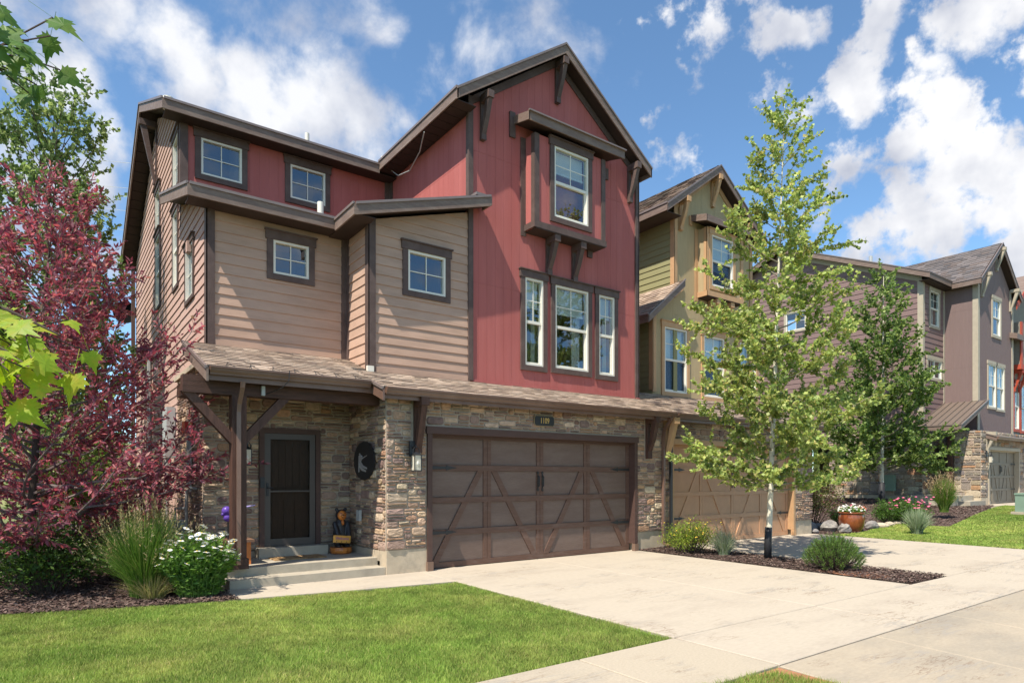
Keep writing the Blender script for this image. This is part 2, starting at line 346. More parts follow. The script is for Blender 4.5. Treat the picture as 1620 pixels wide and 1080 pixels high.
def bbox(poly): return min(p[0] for p in poly), max(p[0] for p in poly), min(p[1] for p in poly), max(p[1] for p in poly)
def siding(fr, poly, holes, m, parent, e=.1757, z0=None, joined=False, name='siding_board'):
    a, b, c, d = bbox(poly); z = c if z0 is None else z0; big = MB()
    while z < d:
        st = clip(clip(poly, 0, 1, z+e), 0, -1, -z)
        if area(st) > .002:
            ps = []
            for p in cut(st, holes):
                u_0, u_1 = bbox(p)[:2]
                if u_1-u_0 > 3.8:
                    s_ = u_0+R.uniform(1.2, 3.4); ps += [clip(p, 1, 0, s_-.0015), clip(p, -1, 0, -s_-.0015)]
                else: ps.append(p)
            for p in ps:
                zb = z; mb = big if joined else MB()
                prism(mb, fr, p, -.004, lambda u, zz, zb=zb: .003+.018*(1-(zz-zb)/e))
                if not joined: mb.build(name, m, parent)
        z += e
    if joined: big.build('siding', m, parent)
def panels(fr, poly, holes, joints, m, parent, off=0.0, name='siding_panel', g=.203, pw=6):
    a, b, c, d = bbox(poly); js = [c-.01]+[j for j in joints if c < j < d]+[d+.01]; n0 = math.floor((a-off)/g)
    for r in range(len(js)-1):
        row = clip(clip(poly, 0, 1, js[r+1]-.003), 0, -1, -js[r]-.003)
        k = n0
        while off+k*g < b:
            mb = MB()
            for q in range(pw):
                x = off+(k+q)*g; st = clip(clip(row, 1, 0, x+g-.0022), -1, 0, -x-.0022)
                if area(st) > .0005:
                    for p in cut(st, holes): prism(mb, fr, p, -.003, .004)
            mb.build(name, m, parent); k += pw
STONE_COLS = [(.45,.31,.21),(.38,.255,.175),(.31,.205,.145),(.24,.155,.12),(.21,.145,.12),(.50,.36,.25),(.34,.235,.185),(.26,.18,.15),(.42,.26,.16),(.54,.41,.29)]
def stone_mesh(mb, fr, u0, u1, z0, z1, dep, g=.0105):
    u0 += g; u1 -= g; z0 += g; z1 -= g; w, h = u1-u0, z1-z0; r = min(w, h)*R.uniform(.2, .42); j = lambda s=.006: R.uniform(-s, s)
    pts = []
    for (cx, cz, sx, sz) in ((u0, z0, 1, 1), (u1, z0, -1, 1), (u1, z1, -1, -1), (u0, z1, 1, -1)):
        a = (cx, cz+sz*r*R.uniform(.6,1.3)); b = (cx+sx*r*R.uniform(.6,1.5), cz); m_ = ((a[0]+b[0])/2*.65+cx*.35, (a[1]+b[1])/2*.65+cz*.35)
        seq = [a, m_, b] if (sx*sz) > 0 else [b, m_, a]
        pts += seq
    if w > .15: pts.insert(3, ((u0+u1)/2+j(.03), z0+j(.005))); pts.insert(10, ((u0+u1)/2+j(.03), z1+j(.005)))
    pts = [(p[0]+j(.003), p[1]+j(.003)) for p in pts]; n = len(pts); cu, cz = sum(p[0] for p in pts)/n, sum(p[1] for p in pts)/n
    def ring(s, d, jj=0):
        o = []
        for p in pts:
            du, dz = p[0]-cu, p[1]-cz; L_ = max(1e-4, math.hypot(du, dz)); k = max(.2, 1-s/L_) if s else 1
            o.append(fr.p(cu+du*k, cz+dz*k, d+(j(jj) if jj else 0)))
        return o
    b = len(mb.v); rr = [ring(0, -.012), ring(.001, dep*.55, .002), ring(.010, dep*.92, .004), ring(.026, dep, .006)]
    for q in rr: mb.v.extend(q)
    mb.v.append(fr.p(cu+j(.02), cz, dep+R.uniform(-.004, .008)))
    for i in range(3):
        for k in range(n): mb.face([b+i*n+k, b+i*n+(k+1) % n, b+(i+1)*n+(k+1) % n, b+(i+1)*n+k])
    for k in range(n): mb.face([b+3*n+k, b+3*n+(k+1) % n, b+4*n])
BUDGET = {}
def stones(fr, u0, u1, z0, z1, holes, parent, limit=300, unit=.082, key=None, cols=STONE_COLS, joined=False, wmul=1.0):
    cu = .035; nu = int(round((u1-u0)/cu)); nz = int(round((z1-z0)/unit)); uz = (z1-z0)/nz; cu = (u1-u0)/nu
    occ = [[False]*nu for _ in range(nz)]
    for i in range(nz):
        for k in range(nu):
            u, z = u0+(k+.5)*cu, z0+(i+.5)*uz
            if any(a < u < b and c < z < d for a, b, c, d in holes): occ[i][k] = True
    lst = []
    for i in range(nz):
        for k in range(nu):
            if occ[i][k]: continue
            h = R.choices((1, 2, 3), (.66, .27, .07))[0]; w = int(R.choice((3, 4, 5, 6, 7, 8, 9, 10, 11))*(1.15 if h > 1 else 1)*wmul) if h < 3 else int(R.choice((6, 7, 8, 10, 11))*wmul)
            run = 0
            while k+run < nu and not occ[i][k+run] and run < w+3: run += 1
            if run <= w+2: w = run
            if w > 11*wmul: w = w//2
            while h > 1 and (i+h > nz or any(occ[i+a][k+b] for a in range(h) for b in range(w))): h -= 1
            if h >= 2 and w < 3: h = 1
            for a in range(h):
                for b in range(w): occ[i+a][k+b] = True
            lst.append((u0+k*cu, u0+(k+w)*cu, z0+i*uz, z0+(i+h)*uz))
    lst.sort(key=lambda s: -(s[1]-s[0])*(s[3]-s[2])); rest = MB()
    used = BUDGET.get(key, 0)
    for n, s in enumerate(lst):
        if s[1]-s[0] < .03: continue
        one = (not joined) and used < limit; mb = MB() if one else rest
        c = R.choice(cols); f = R.uniform(.82, 1.15); mb.cc = tuple(x*f*R.uniform(.96, 1.04) for x in c)
        stone_mesh(mb, fr, *s, R.uniform(.016, .036))
        if one: mb.build('stone', m_stone, parent); used += 1
    BUDGET[key] = used
    if rest.v: stuff(rest.build('stone_rest' if not joined else 'stones', m_stone, parent))
def corner_stones(x, y, z0, z1): pass
SH = [(.35,.265,.20),(.40,.31,.24),(.31,.23,.175),(.28,.21,.165),(.37,.28,.215),(.43,.335,.26)]
SH_D = [(.13,.10,.085),(.17,.125,.10),(.105,.085,.08),(.15,.12,.10),(.19,.14,.12)]
def shingles(o, ud, vd, width, length, parent, cols=SH, single=0, e=.14, ww=(.14,.32), skip=None, maxrows=999, wr=None):
    o = Vector(o); ud = Vector(ud).normalized(); vd = Vector(vd).normalized(); nr = ud.cross(vd).normalized()
    if nr.z < 0: nr = -nr
    rest = MB(); cnt = 0; r = 0
    while r*e < length and r < maxrows:
        u = -R.uniform(0, .2)
        while u < width:
            w = R.uniform(*ww); a, b = max(u, 0), min(u+w, width); v0 = r*e+R.uniform(-.004, .004); v1 = min(v0+e+.03, length)
            if b-a > .02 and not (skip and skip((a+b)/2, v0)):
                one = cnt < single; mb = MB() if one else rest
                th = R.uniform(.006, .017); c = R.choice(cols); f = R.uniform(.8, 1.2); mb.cc = tuple(x*f for x in c)
                lo = .010+th; hi = .006
                a2, b2 = a+.003, b-.003
                P_ = lambda uu, vv, dd: o+ud*uu+vd*vv+nr*dd
                mb.hull8([P_(a2, v0, 0), P_(b2, v0, 0), P_(b2, v1, 0), P_(a2, v1, 0)], [P_(a2, v0, lo), P_(b2, v0, lo), P_(b2, v1, hi), P_(a2, v1, hi)])
                if one: mb.build('shingle', m_shingle, parent); cnt += 1
            u += w
        r += 1
    if rest.v: stuff(rest.build('shingles', m_shingle, parent, fix=False))
def slab(mb, pts, th):      # roof slab from four top corners
    a = [Vector(p) for p in pts]; mb.hull8([p-Vector((0,0,th)) for p in a], a)
def board(mb, p0, p1, h, th, n, drop=0.0):    # fascia: top edge p0-p1, hangs h, thick th along n
    p0, p1, n = Vector(p0), Vector(p1), Vector(n).normalized(); z = Vector((0,0,1))
    p0 = p0-z*drop; p1 = p1-z*drop
    mb.hull8([p0, p0+n*th, p0+n*th-z*h, p0-z*h], [p1, p1+n*th, p1+n*th-z*h, p1-z*h])
def gutter(mb, p0, p1, n, s=.11):   # K profile
    p0, p1, n = Vector(p0), Vector(p1), Vector(n).normalized(); z = Vector((0,0,1))
    prof = [(0,0),(1.05,0.02),(1.05,-.16),(.92,-.22),(.86,-.5),(.6,-.82),(.58,-1.0),(0,-1.0)]
    mb.hull8([p0+n*(a*s)+z*(b*s) for a, b in prof], [p1+n*(a*s)+z*(b*s) for a, b in prof])
# ------------------------------------------------------------------ building parts
def window(fr, u0, u1, z0, z1, parent, mtrim, kind='grid', tw=.11, hw=.15, blind=0.0, curtain=False, cap=True, screen=False, trim=True):
    f = .042; mb = MB()
    for a, b, c, d in ((u0, u1, z0, z0+f), (u0, u1, z1-f, z1), (u0, u0+f, z0+f, z1-f), (u1-f, u1, z0+f, z1-f)):
        prism(mb, fr, [(a, c), (b, c), (b, d), (a, d)], -.08, .03)
    zm = (z0+z1)/2
    if kind == 'hung':
        prism(mb, fr, [(u0+f, zm-.03), (u1-f, zm-.03), (u1-f, zm+.03), (u0+f, zm+.03)], -.05, .012)
        for a, b, c, d in ((u0+f, u0+f+.03, z0+f, zm-.03), (u1-f-.03, u1-f, z0+f, zm-.03), (u0+f+.03, u1-f-.03, z0+f, z0+f+.035)):
            prism(mb, fr, [(a, c), (b, c), (b, d), (a, d)], -.05, -.012)
    if kind == 'slide': prism(mb, fr, [((u0+u1)/2-.025, z0+f), ((u0+u1)/2+.025, z0+f), ((u0+u1)/2+.025, z1-f), ((u0+u1)/2-.025, z1-f)], -.05, .012)
    w = mb.build('window', m_white, parent)
    def rect(a, b, c, d, e0, e1, name, m):
        q = MB(); prism(q, fr, [(a, c), (b, c), (b, d), (a, d)], e0, e1); return q.build(name, m, w)
    if kind == 'hung':
        rect(u0+f, u1-f, zm+.03, z1-f, -.022, -.016, 'pane', m_glass); rect(u0+f+.03, u1-f-.03, z0+f+.035, zm-.03, -.042, -.036, 'pane', m_glass)
        if screen: rect(u0+f+.03, u1-f-.03, z0+f+.035, zm-.03, -.020, -.017, 'insect_screen', m_screen)
        gz0, gz1 = zm+.03, z1-f
    elif kind == 'slide':
        um = (u0+u1)/2; rect(u0+f, um-.025, z0+f, z1-f, -.03, -.024, 'pane', m_glass); rect(um+.025, u1-f, z0+f, z1-f, -.03, -.024, 'pane', m_glass); gz0, gz1 = z0+f, z1-f
    else:
        rect(u0+f, u1-f, z0+f, z1-f, -.03, -.024, 'pane', m_glass); gz0, gz1 = z0+f, z1-f
    g = MB(); um = (u0+u1)/2 if kind != 'slide' else u0+(u1-u0)*.26; gm = (gz0+gz1)/2; gu1 = u1-f if kind != 'slide' else (u0+u1)/2-.025
    prism(g, fr, [(um-.009, gz0), (um+.009, gz0), (um+.009, gz1), (um-.009, gz1)], -.016, -.008)
    prism(g, fr, [(u0+f, gm-.009), (um-.009, gm-.009), (um-.009, gm+.009), (u0+f, gm+.009)], -.016, -.008)
    prism(g, fr, [(um+.009, gm-.009), (gu1, gm-.009), (gu1, gm+.009), (um+.009, gm+.009)], -.016, -.008)
    g.build('grille', m_white, w)
    if blind:
        q = MB(); zb = z1-f-(z1-z0)*blind; z = z1-f; q.mi
        while z > zb:
            prism(q, fr, [(u0+f+.01, z-.052), (u1-f-.01, z-.052), (u1-f-.01, z), (u0+f+.01, z)], lambda u, zz, z=z: -.11-.02*((z-zz)/.052), lambda u, zz, z=z: -.108-.02*((z-zz)/.052)); z -= .05
        prism(q, fr, [(u0+f+.01, zb-.06), (u1-f-.01, zb-.06), (u1-f-.01, zb-.02), (u0+f+.01, zb-.02)], -.13, -.10)
        q.build('blind', m_blind, w)
    if curtain:
        q = MB()
        for (a, b) in ((u1-f-(u1-u0)*.30, u1-f-.02),) + (((u0+f+.02, u0+f+(u1-u0)*.14),) if curtain == 2 else ()):
            n = 7
            for i in range(n):
                x0, x1 = a+(b-a)*i/n, a+(b-a)*(i+1)/n; dd = -.17-.03*(i % 2); de = -.17-.03*((i+1) % 2)
                q.add([fr.p(x0, z0+f, dd), fr.p(x1, z0+f, de), fr.p(x1, z1-f, de), fr.p(x0, z1-f, dd)], [(0,1,2,3)])
        q.build('curtain', m_curt, w)
    q = MB(); prism(q, fr, [(u0-.1, z0-.2), (u1+.1, z0-.2), (u1+.1, z1+.2), (u0-.1, z1+.2)], -1.12, -1.1); q.build('room_wall', m_room, w)
    if trim:
        t0, t1 = -.0, .043
        rect(u0-tw, u0, z0-tw, z1, t0, t1, 'trim', mtrim); rect(u1, u1+tw, z0-tw, z1, t0, t1, 'trim', mtrim)
        rect(u0, u1, z0-tw, z0, t0, t1+.004, 'trim', mtrim); rect(u0-tw-.025, u1+tw+.025, z1, z1+hw, t0, t1+.012, 'trim', mtrim)
        if cap: rect(u0-tw-.045, u1+tw+.045, z1+hw, z1+hw+.022, t0, .085, 'head_cap', mtrim)
    return (u0, u1, z0, z1)
def bracket(fr, u, zt, H, reach, w, parent, m, foot=.12):
    b = MB(); a0, a1 = u-w/2, u+w/2; k = w*.14
    prism(b, fr, [(a0+k, zt-H), (a1-k, zt-H), (a1-k, zt-.02), (a0+k, zt-.02)], .004, .055)
    prism(b, fr, [(a0+k*.5, zt-H), (a1-k*.5, zt-H), (a1-k*.5, zt-H+foot), (a0+k*.5, zt-H+foot)], .055, .10)
    prism(b, fr, [(a0, zt-.14), (a1, zt-.14), (a1, zt), (a0, zt)], .055, reach)
    zs = [(zt-H+foot, .055, .105), (zt-H*.55, .09+reach*.10, .17+reach*.14), (zt-.14, reach-.16, reach-.03)]
    for (z0, d0, d1), (z1, e0, e1) in zip(zs[:-1], zs[1:]):
        b.hull8([fr.p(a0+k, z0, d0), fr.p(a1-k, z0, d0), fr.p(a1-k, z0, d1), fr.p(a0+k, z0, d1)], [fr.p(a0+k, z1, e0), fr.p(a1-k, z1, e0), fr.p(a1-k, z1, e1), fr.p(a0+k, z1, e1)])
    return b.build('bracket', m, parent)
def vboard(fr, u0, u1, z0, z1, parent, m, d0=0, d1=.03, name='corner_board'):
    b = MB(); prism(b, fr, [(u0, z0), (u1, z0), (u1, z1), (u0, z1)], d0, d1); return b.build(name, m, parent)
def garage_door(fr, u0, u1, z1, parent, mp, mr, cols=4, z0=.012):
    D = -.145; b = MB(); prism(b, fr, [(u0, z0), (u1, z0), (u1, z1), (u0, z1)], D-.05, D-.012); door = b.build('garage_door', mp, parent)
    w = (u1-u0)/cols; zs = [z0+.045+(z1-z0-.05)*i/4 for i in range(5)]; st = .085
    def piece(name, poly, d0, d1, m):
        q = MB(); prism(q, fr, poly, d0, d1); return q.build(name, m, door)
    R_ = lambda a, b_, c, d: [(a, c), (b_, c), (b_, d), (a, d)]
    for i in range(4):
        for k in range(cols): piece('panel', R_(u0+k*w+st+.004, u0+(k+1)*w-st-.004, zs[i]+.055, zs[i+1]-.055), D-.012, D-.004, mp)
    for k in range(cols+1):
        c = u0+k*w
        if 0 < k < cols: piece('stile', R_(c-st, c-.004, z0, z1), D-.012, D+.012, mr); piece('stile', R_(c+.004, c+st, z0, z1), D-.012, D+.012, mr)
        else: piece('stile', R_(max(u0, c-st), min(u1, c+st), z0, z1), D-.012, D+.012, mr)
    for i in range(5):
        piece('rail', R_(u0, u1, max(z0, zs[i]-(.05 if i else .045)), min(z1, zs[i]+.05)), D-.010, D+.024 if 0 < i < 4 else D+.016, mr)
    for k in range(cols):
        a, b_ = u0+k*w, u0+(k+1)*w; up = (k % 2 == 0); za, zb = zs[0]+.05, zs[3]-.05; h = .11/math.sin(math.atan2(zb-za, w-2*st)); a += st; b_ -= st
        poly = [(a, za), (a+h, za), (b_, zb), (b_-h, zb)] if up else [(b_-h, za), (b_, za), (a+h, zb), (a, zb)]
        piece('diagonal_brace', poly, D-.012, D+.018, mr)
    for i in (1, 3):
        for s in (0, 1):
            x = u0+.02 if s == 0 else u1-.02; d = 1 if s == 0 else -1; z = zs[i]+(.0 if i == 3 else 0)
            q = MB(); prism(q, fr, sorted_poly([(x, z-.032), (x+d*.34, z-.02), (x+d*.34, z-.045), (x+d*.40, z-.03), (x+d*.56, z), (x+d*.40, z+.03), (x+d*.34, z+.045), (x+d*.34, z+.02), (x, z+.032)], d), D+.024, D+.036); q.build('strap_hinge', m_iron, door)
    cx = u0+w*cols/2
    for s in (-1, 1):
        q = MB(); x = cx+s*.055; z = (zs[2]+zs[3])/2+.04
        prism(q, fr, R_(x-.014, x+.014, z-.16, z+.16), D+.012, D+.022); prism(q, fr, [(x, z-.20), (x+.028, z-.17), (x, z-.13), (x-.028, z-.17)], D+.012, D+.026); prism(q, fr, [(x, z+.20), (x-.028, z+.17), (x, z+.13), (x+.028, z+.17)], D+.012, D+.026)
        q.tube([fr.p(x, z-.11, D+.02), fr.p(x, z-.09, D+.06), fr.p(x, z+.09, D+.06), fr.p(x, z+.11, D+.02)], .011, 6); q.build('pull_handle', m_iron, door)
    return door
def sorted_poly(p, d): return p if d == 1 else p[::-1]
def garage_opening(fr, u0, u1, zt, parent, mt, mb_, z0=0, jw=.09, hh=.125):
    for a, b in ((u0-jw, u0), (u1, u1+jw)):
        q = MB(); prism(q, fr, [(a, z0+.16), (b, z0+.16), (b, zt), (a, zt)], -.005, .045)
        aa, bb = (b-.02, b) if a < u0 else (a, a+.02); prism(q, fr, [(aa, z0+.16), (bb, z0+.16), (bb, zt), (aa, zt)], -.16, -.005); q.build('door_jamb', mt, parent)
        q = MB(); prism(q, fr, [(a-.012, z0+.004), (b+.012, z0+.004), (b+.012, z0+.155), (a-.012, z0+.155)], -.03, .062)
        q.build('base_block', mb_, parent)
    q = MB(); prism(q, fr, [(u0-jw-.025, zt), (u1+jw+.025, zt), (u1+jw+.025, zt+hh), (u0-jw-.025, zt+hh)], -.005, .058); prism(q, fr, [(u0, zt-.0), (u1, zt), (u1, zt+.05), (u0, zt+.05)], -.16, -.008); q.build('door_header', mt, parent)
    q = MB(); prism(q, fr, [(u0, zt-.045), (u1, zt-.045), (u1, zt-.001), (u0, zt-.001)], -.13, -.10); q.build('weather_seal', mt, parent)
# ------------------------------------------------------------------ townhouse 1 (red and tan)
H1 = thing('townhouse', 'red and tan three storey townhouse with stone base, brown garage door and covered porch', 'townhouse', (2.1, 9.66, 0))
F1 = F('front', 11.6); F2 = F('front', 10.6); FU = F('front', 14.2); FG = F('front', 9.64); FD = F('front', 11.25)
FL = F('left', 2.12); FR_ = F('left', 4.56); FT = F('left', 6.67); FS = F('left', 2.02); FP = F('left', 4.48)
def win_at(fr, pl, a, b, c_, d_):  # measured frame corners: left px, right px, (left px top y), bottom y at left
    k = 'Y' if pl else 'X'
    p = at(a, c_, **{k: fr.c}); q = at(b, c_, **{k: fr.c}); r = at(a, d_, **{k: fr.c})
    return (p.x, q.x, r.z, p.z) if pl else (min(p.y, q.y), max(p.y, q.y), r.z, p.z)
w1 = win_at(F1, 1, 431.4, 487.8, 379.4, 432.8); w2 = win_at(F2, 1, 644.3, 703.7, 395, 459.3)
wa = win_at(FU, 1, 317.5, 382.2, 218.3, 275.8); wb = win_at(FU, 1, 458.6, 513.9, 260, 313.3)
wl = win_at(F2, 1, 829.4, 858.1, 438.5, 577); wc = win_at(F2, 1, 877, 929.4, 450.6, 582); wr = win_at(F2, 1, 946.1, 970.7, 466.3, 592.6)
FBAY = F('front', 10.27); wbay = win_at(FBAY, 1, 875.5, 929.2, 231, 343)
# side windows of the left wall (Y0,Y1,z0,z1)
side_w = [(14.36, 15.05, 7.57, 8.6), (17.05, 17.8, 7.55, 8.5), (17.05, 17.8, 5.7, 7.4), (14.45, 15.05, 5.55, 7.1), (12.72, 13.5, 4.93, 5.9)]
poly1 = [(2.12, 3.75), (4.56, 3.75), (4.56, 6.12), (2.12, 6.12)]
poly2 = [(4.562, 3.4), (6.67, 3.4), (6.67, 6.80), (4.56, 6.16)]
polyR = [(4.56, 3.4), (4.56, 6.2)]
polyT = [(6.67, 3.4), (11.42, 3.4), (11.42, 8.86), (8.885, 10.63), (6.67, 9.07)]
wall('front_wall', F1, [poly1], [w1], m_tan, H1); siding(F1, poly1, [w1], m_tan, H1, z0=3.82-.1757)
wall('front_wall', F2, [poly2], [w2], m_tan, H1); siding(F2, poly2, [w2], m_tan, H1, z0=3.47)
pr = [(10.6, 3.4), (11.6, 3.4), (11.6, 6.2), (10.6, 6.2)]
wall('return_wall', FR_, [pr], [], m_tan, H1, th=.1); siding(FR_, [(10.6, 3.45), (11.6, 3.8), (11.6, 6.2), (10.6, 6.2)], [], m_tan, H1, z0=3.47)
wall('tower_wall', F2, [polyT], [wl, wc, wr], m_red, H1)
bayhole = (8.14, 9.9, 6.8, 8.6)
panels(F2, polyT, [wl, wc, wr, bayhole], [5.45, 8.05], m_red, H1, off=6.67)
pt = [(10.6, 5.5), (14.2, 5.5), (14.2, 9.08), (10.6, 9.08)]
wall('tower_side_wall', FT, [[(10.6, 3.4), (17, 3.4), (17, 9.08), (10.6, 9.08)]], [], m_red, H1); panels(FT, pt, [], [7.9], m_red, H1, off=10.6)
wall('tower_side_wall', F('right', 11.42), [[(10.6, 0), (22.3, 0), (22.3, 8.86), (10.6, 8.86)]], [], m_red, H1)
pu = [(2.12, 6.5), (6.67, 6.5), (6.67, 8.82), (2.12, 8.82)]
wall('upper_wall', FU, [pu], [wa, wb], m_red, H1); panels(FU, pu, [wa, wb], [], m_red, H1, off=2.2)
sideA = [(11.6, 0), (14.2, 0), (14.2, 7.05), (11.6, 6.15)]; sideB = [(14.2, 0), (22.3, 0), (22.3, 8.0), (17.6, 10.33), (14.2, 8.85)]
wall('side_wall', FL, [sideA, sideB], side_w, m_tanlt, H1)
siding(FL, [(11.6, 3.3), (14.2, 3.3), (14.2, 7.05), (11.6, 6.15)], side_w, m_tanlt, H1, z0=3.3); siding(FL, [(13.87, .3), (14.2, .3), (14.2, 3.3), (13.87, 3.3)], [], m_tanlt, H1, z0=.3)
siding(FL, [(14.2, .3), (22.3, .3), (22.3, 8.0), (17.6, 10.33), (14.2, 8.85)], side_w, m_tanlt, H1, z0=.3)
wall('rear_wall', F('front', 22.3), [[(2.12, 0), (11.42, 0), (11.42, 8.6), (2.12, 8.0)]], [], m_tan, H1)
# windows
window(F1, *w1, H1, m_trim, tw=.105); window(F2, *w2, H1, m_trim, tw=.105)
window(FU, *wa, H1, m_trim); window(FU, *wb, H1, m_trim)
window(F2, *wl, H1, m_trim, 'hung', blind=.27, curtain=1); window(F2, *wc, H1, m_trim, 'hung', blind=.27, curtain=1); window(F2, *wr, H1, m_trim, 'hung', blind=.22, curtain=1)
for s in side_w: window(FL, *s, H1, m_trim, 'hung' if s[3]-s[2] > 1.2 else 'grid', tw=.07, hw=.10)
# bay box
B0, B1, BZ0, BZ1 = 8.04, 10.0, 6.72, 8.66
bp = [(B0, BZ0), (B1, BZ0), (B1, BZ1), (B0, BZ1)]
bay = wall('bay_box', FBAY, [bp], [wbay], m_red, H1, th=.06)
for k, x in (('left', B0), ('right', B1)):
    fr = F(k, x); q = MB(); prism(q, fr, [(10.27, BZ0), (10.6, BZ0), (10.6, BZ1), (10.27, BZ1)], -.05, 0); q.build('bay_side', m_red, bay)
    q = MB(); prism(q, fr, [(10.36, BZ0), (10.58, BZ0), (10.58, BZ1), (10.36, BZ1)], 0, .01); q.build('siding_panel', m_red, bay)
panels(FBAY, [(B0+.1, BZ0+.1), (B1-.1, BZ0+.1), (B1-.1, BZ1), (B0+.1, BZ1)], [wbay], [], m_red, bay, off=B0+.1)
window(FBAY, *wbay, H1, m_trim, 'hung', blind=.27)
for (a, b, c, d, fr) in ((B0-.02, B0+.1, BZ0, BZ1, FBAY), (B1-.1, B1+.02, BZ0, BZ1, FBAY), (10.25, 10.36, BZ0, BZ1, F('left', B0)), (10.56, 10.60, BZ0-.06, BZ1, F('left', B0))):
    vboard(fr, a, b, c, d, bay, m_trim, 0, .028, 'corner_board')
vboard(F2, B0-.13, B0-.0, BZ0-.10, BZ1, bay, m_trim, .011, .034)
q = MB(); prism(q, FBAY, [(B0-.03, BZ0-.0), (B1+.03, BZ0-.0), (B1+.03, BZ0+.125), (B0-.03, BZ0+.125)], .03, .055); q.build('skirt_board', m_trim, bay)
q = MB(); prism(q, F('left', B0), [(10.215, BZ0), (10.585, BZ0), (10.585, BZ0+.125), (10.215, BZ0+.125)], .029, .05); q.build('skirt_board', m_trim, bay)
q = MB(); q.box(B0, B1, 10.22, 10.6, BZ0-.02, BZ0-.003); q.build('bay_underside', m_soffit, bay)
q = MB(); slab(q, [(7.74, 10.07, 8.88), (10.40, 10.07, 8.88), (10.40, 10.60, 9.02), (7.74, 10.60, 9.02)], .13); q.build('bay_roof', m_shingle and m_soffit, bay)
q = MB(); board(q, (7.72, 10.07, 8.90), (10.42, 10.07, 8.90), .17, .03, (0,-1,0)); q.build('fascia', m_fascia, bay)
q = MB(); board(q, (7.74, 10.04, 8.90), (7.74, 10.58, 9.03), .17, .03, (-1,0,0)); q.build('fascia', m_fascia, bay)
q = MB(); q.box(7.70, 10.44, 9.995, 10.04, 8.895, 8.925); q.build('drip_edge', m_gutl, bay)
vboard(F2, 7.62, 7.76, 8.58, 9.10, H1, m_trim, .011, .05, 'flashing_block'); vboard(F2, 10.28, 10.42, 8.45, 8.70, H1, m_trim, .011, .05, 'flashing_block')
vboard(F2, 9.78, 9.92, 6.55, 6.72, H1, m_trim, .011, .05, 'flashing_block')
# corner boards
cb = lambda *a, **k: vboard(*a, **k)
cb(F1, 2.10, 2.235, 3.80, 6.12, H1, m_trim, 0, .04); cb(FL, 11.56, 11.70, 3.80, 6.1, H1, m_trim, 0, .025)
cb(F1, 4.44, 4.56, 3.8, 6.1, H1, m_trim, 0, .04); cb(FR_, 11.47, 11.56, 3.8, 6.1, H1, m_trim, 0, .03)
cb(F2, 4.54, 4.68, 3.45, 6.2, H1, m_trim, 0, .04); cb(FR_, 10.56, 10.70, 3.45, 6.2, H1, m_trim, 0, .025)
cb(F2, 6.62, 6.73, 3.50, 9.08, H1, m_trim, 0, .045); cb(FT, 10.56, 10.70, 6.9, 9.05, H1, m_trim, 0, .025)
cb(F2, 11.33, 11.44, 3.44, 8.86, H1, m_trim, 0, .045); cb(F('right', 11.42), 10.555, 10.72, 3.44, 8.8, H1, m_trim, 0, .03)
cb(FU, 2.10, 2.24, 6.6, 8.82, H1, m_trim, 0, .045); cb(FL, 14.16, 14.32, 6.95, 8.80, H1, m_trim, 0, .025)
cb(FU, 6.52, 6.67, 6.6, 8.82, H1, m_trim, 0, .045); cb(FT, 14.05, 14.15, 6.6, 8.9, H1, m_trim, 0, .03)
cb(F1, 2.24, 4.43, 3.80, 3.92, H1, m_tan, .024, .034, name='base_flashing'); cb(F2, 4.69, 6.61, 3.45, 3.57, H1, m_tan, .024, .034, name='base_flashing')
cb(F2, 6.74, 11.32, 3.44, 3.53, H1, m_red, .012, .03, name='base_flashing'); cb(F2, 11.33, 11.46, 3.44, 3.5, H1, m_red, .046, .055, name='base_flashing')
# gable trim under tower rakes
for (a, za, b, zb) in ((6.73, 9.08, 8.885, 10.63), (8.885, 10.63, 11.33, 8.90)):
    q = MB(); prism(q, F2, [(a, za-.14), (b, zb-.14), (b, zb+.03), (a, za+.03)], .011, .034); q.build('rake_trim', m_trim, H1)
# roofs
SL = .443
q = MB(); slab(q, [(1.76, 13.8, 8.87), (8.7, 13.8, 8.87), (8.7, 17.65, 10.575), (1.76, 17.65, 10.575)], .10); slab(q, [(1.76, 17.65, 10.575), (11.4, 17.65, 10.575), (11.4, 22.75, 8.05), (1.76, 22.75, 8.05)], .10)
slab(q, [(6.22, 10.3, 8.94), (8.885, 10.3, 10.82), (8.885, 20, 10.82), (6.22, 20, 8.94)], .10); slab(q, [(8.885, 10.3, 10.82), (11.55, 10.3, 8.94), (11.55, 20, 8.94), (8.885, 20, 10.82)], .10)
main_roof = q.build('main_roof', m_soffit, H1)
q = MB(); slab(q, [(1.78, 11.15, 6.24), (4.3, 11.15, 6.24), (6.67, 11.15, 6.24), (1.78, 11.15, 6.24)][:0] or [(1.78, 11.15, 6.24), (6.6, 11.15, 6.24), (6.6, 14.2, 7.15), (1.78, 14.2, 7.15)], .10)
lower_roof = q.build('middle_roof', m_soffit, H1)
q = MB(); slab(q, [(4.17, 10.25, 6.21), (6.66, 10.25, 6.96), (6.66, 14.2, 6.96), (4.17, 14.2, 6.21)], .10); slab(q, [(6.66, 10.25, 6.96), (6.92, 10.25, 7.04), (6.92, 10.58, 7.04), (6.66, 10.58, 6.96)], .10)
shed = q.build('shed_roof', m_soffit, H1)
q = MB(); q.box(6.64, 6.86, 10.3, 10.55, 7.045, 7.10); q.build('ridge_flashing', m_gutl, shed)
# shingle sheets on the edges that can be seen
shingles((1.76, 13.8, 8.875), (1,0,0), (0,3.85,1.705), 4.5, .5, main_roof, SH, e=.14); shingles((1.78, 11.15, 6.245), (1,0,0), (0,3.05,.91), 2.4, .5, lower_roof, SH)
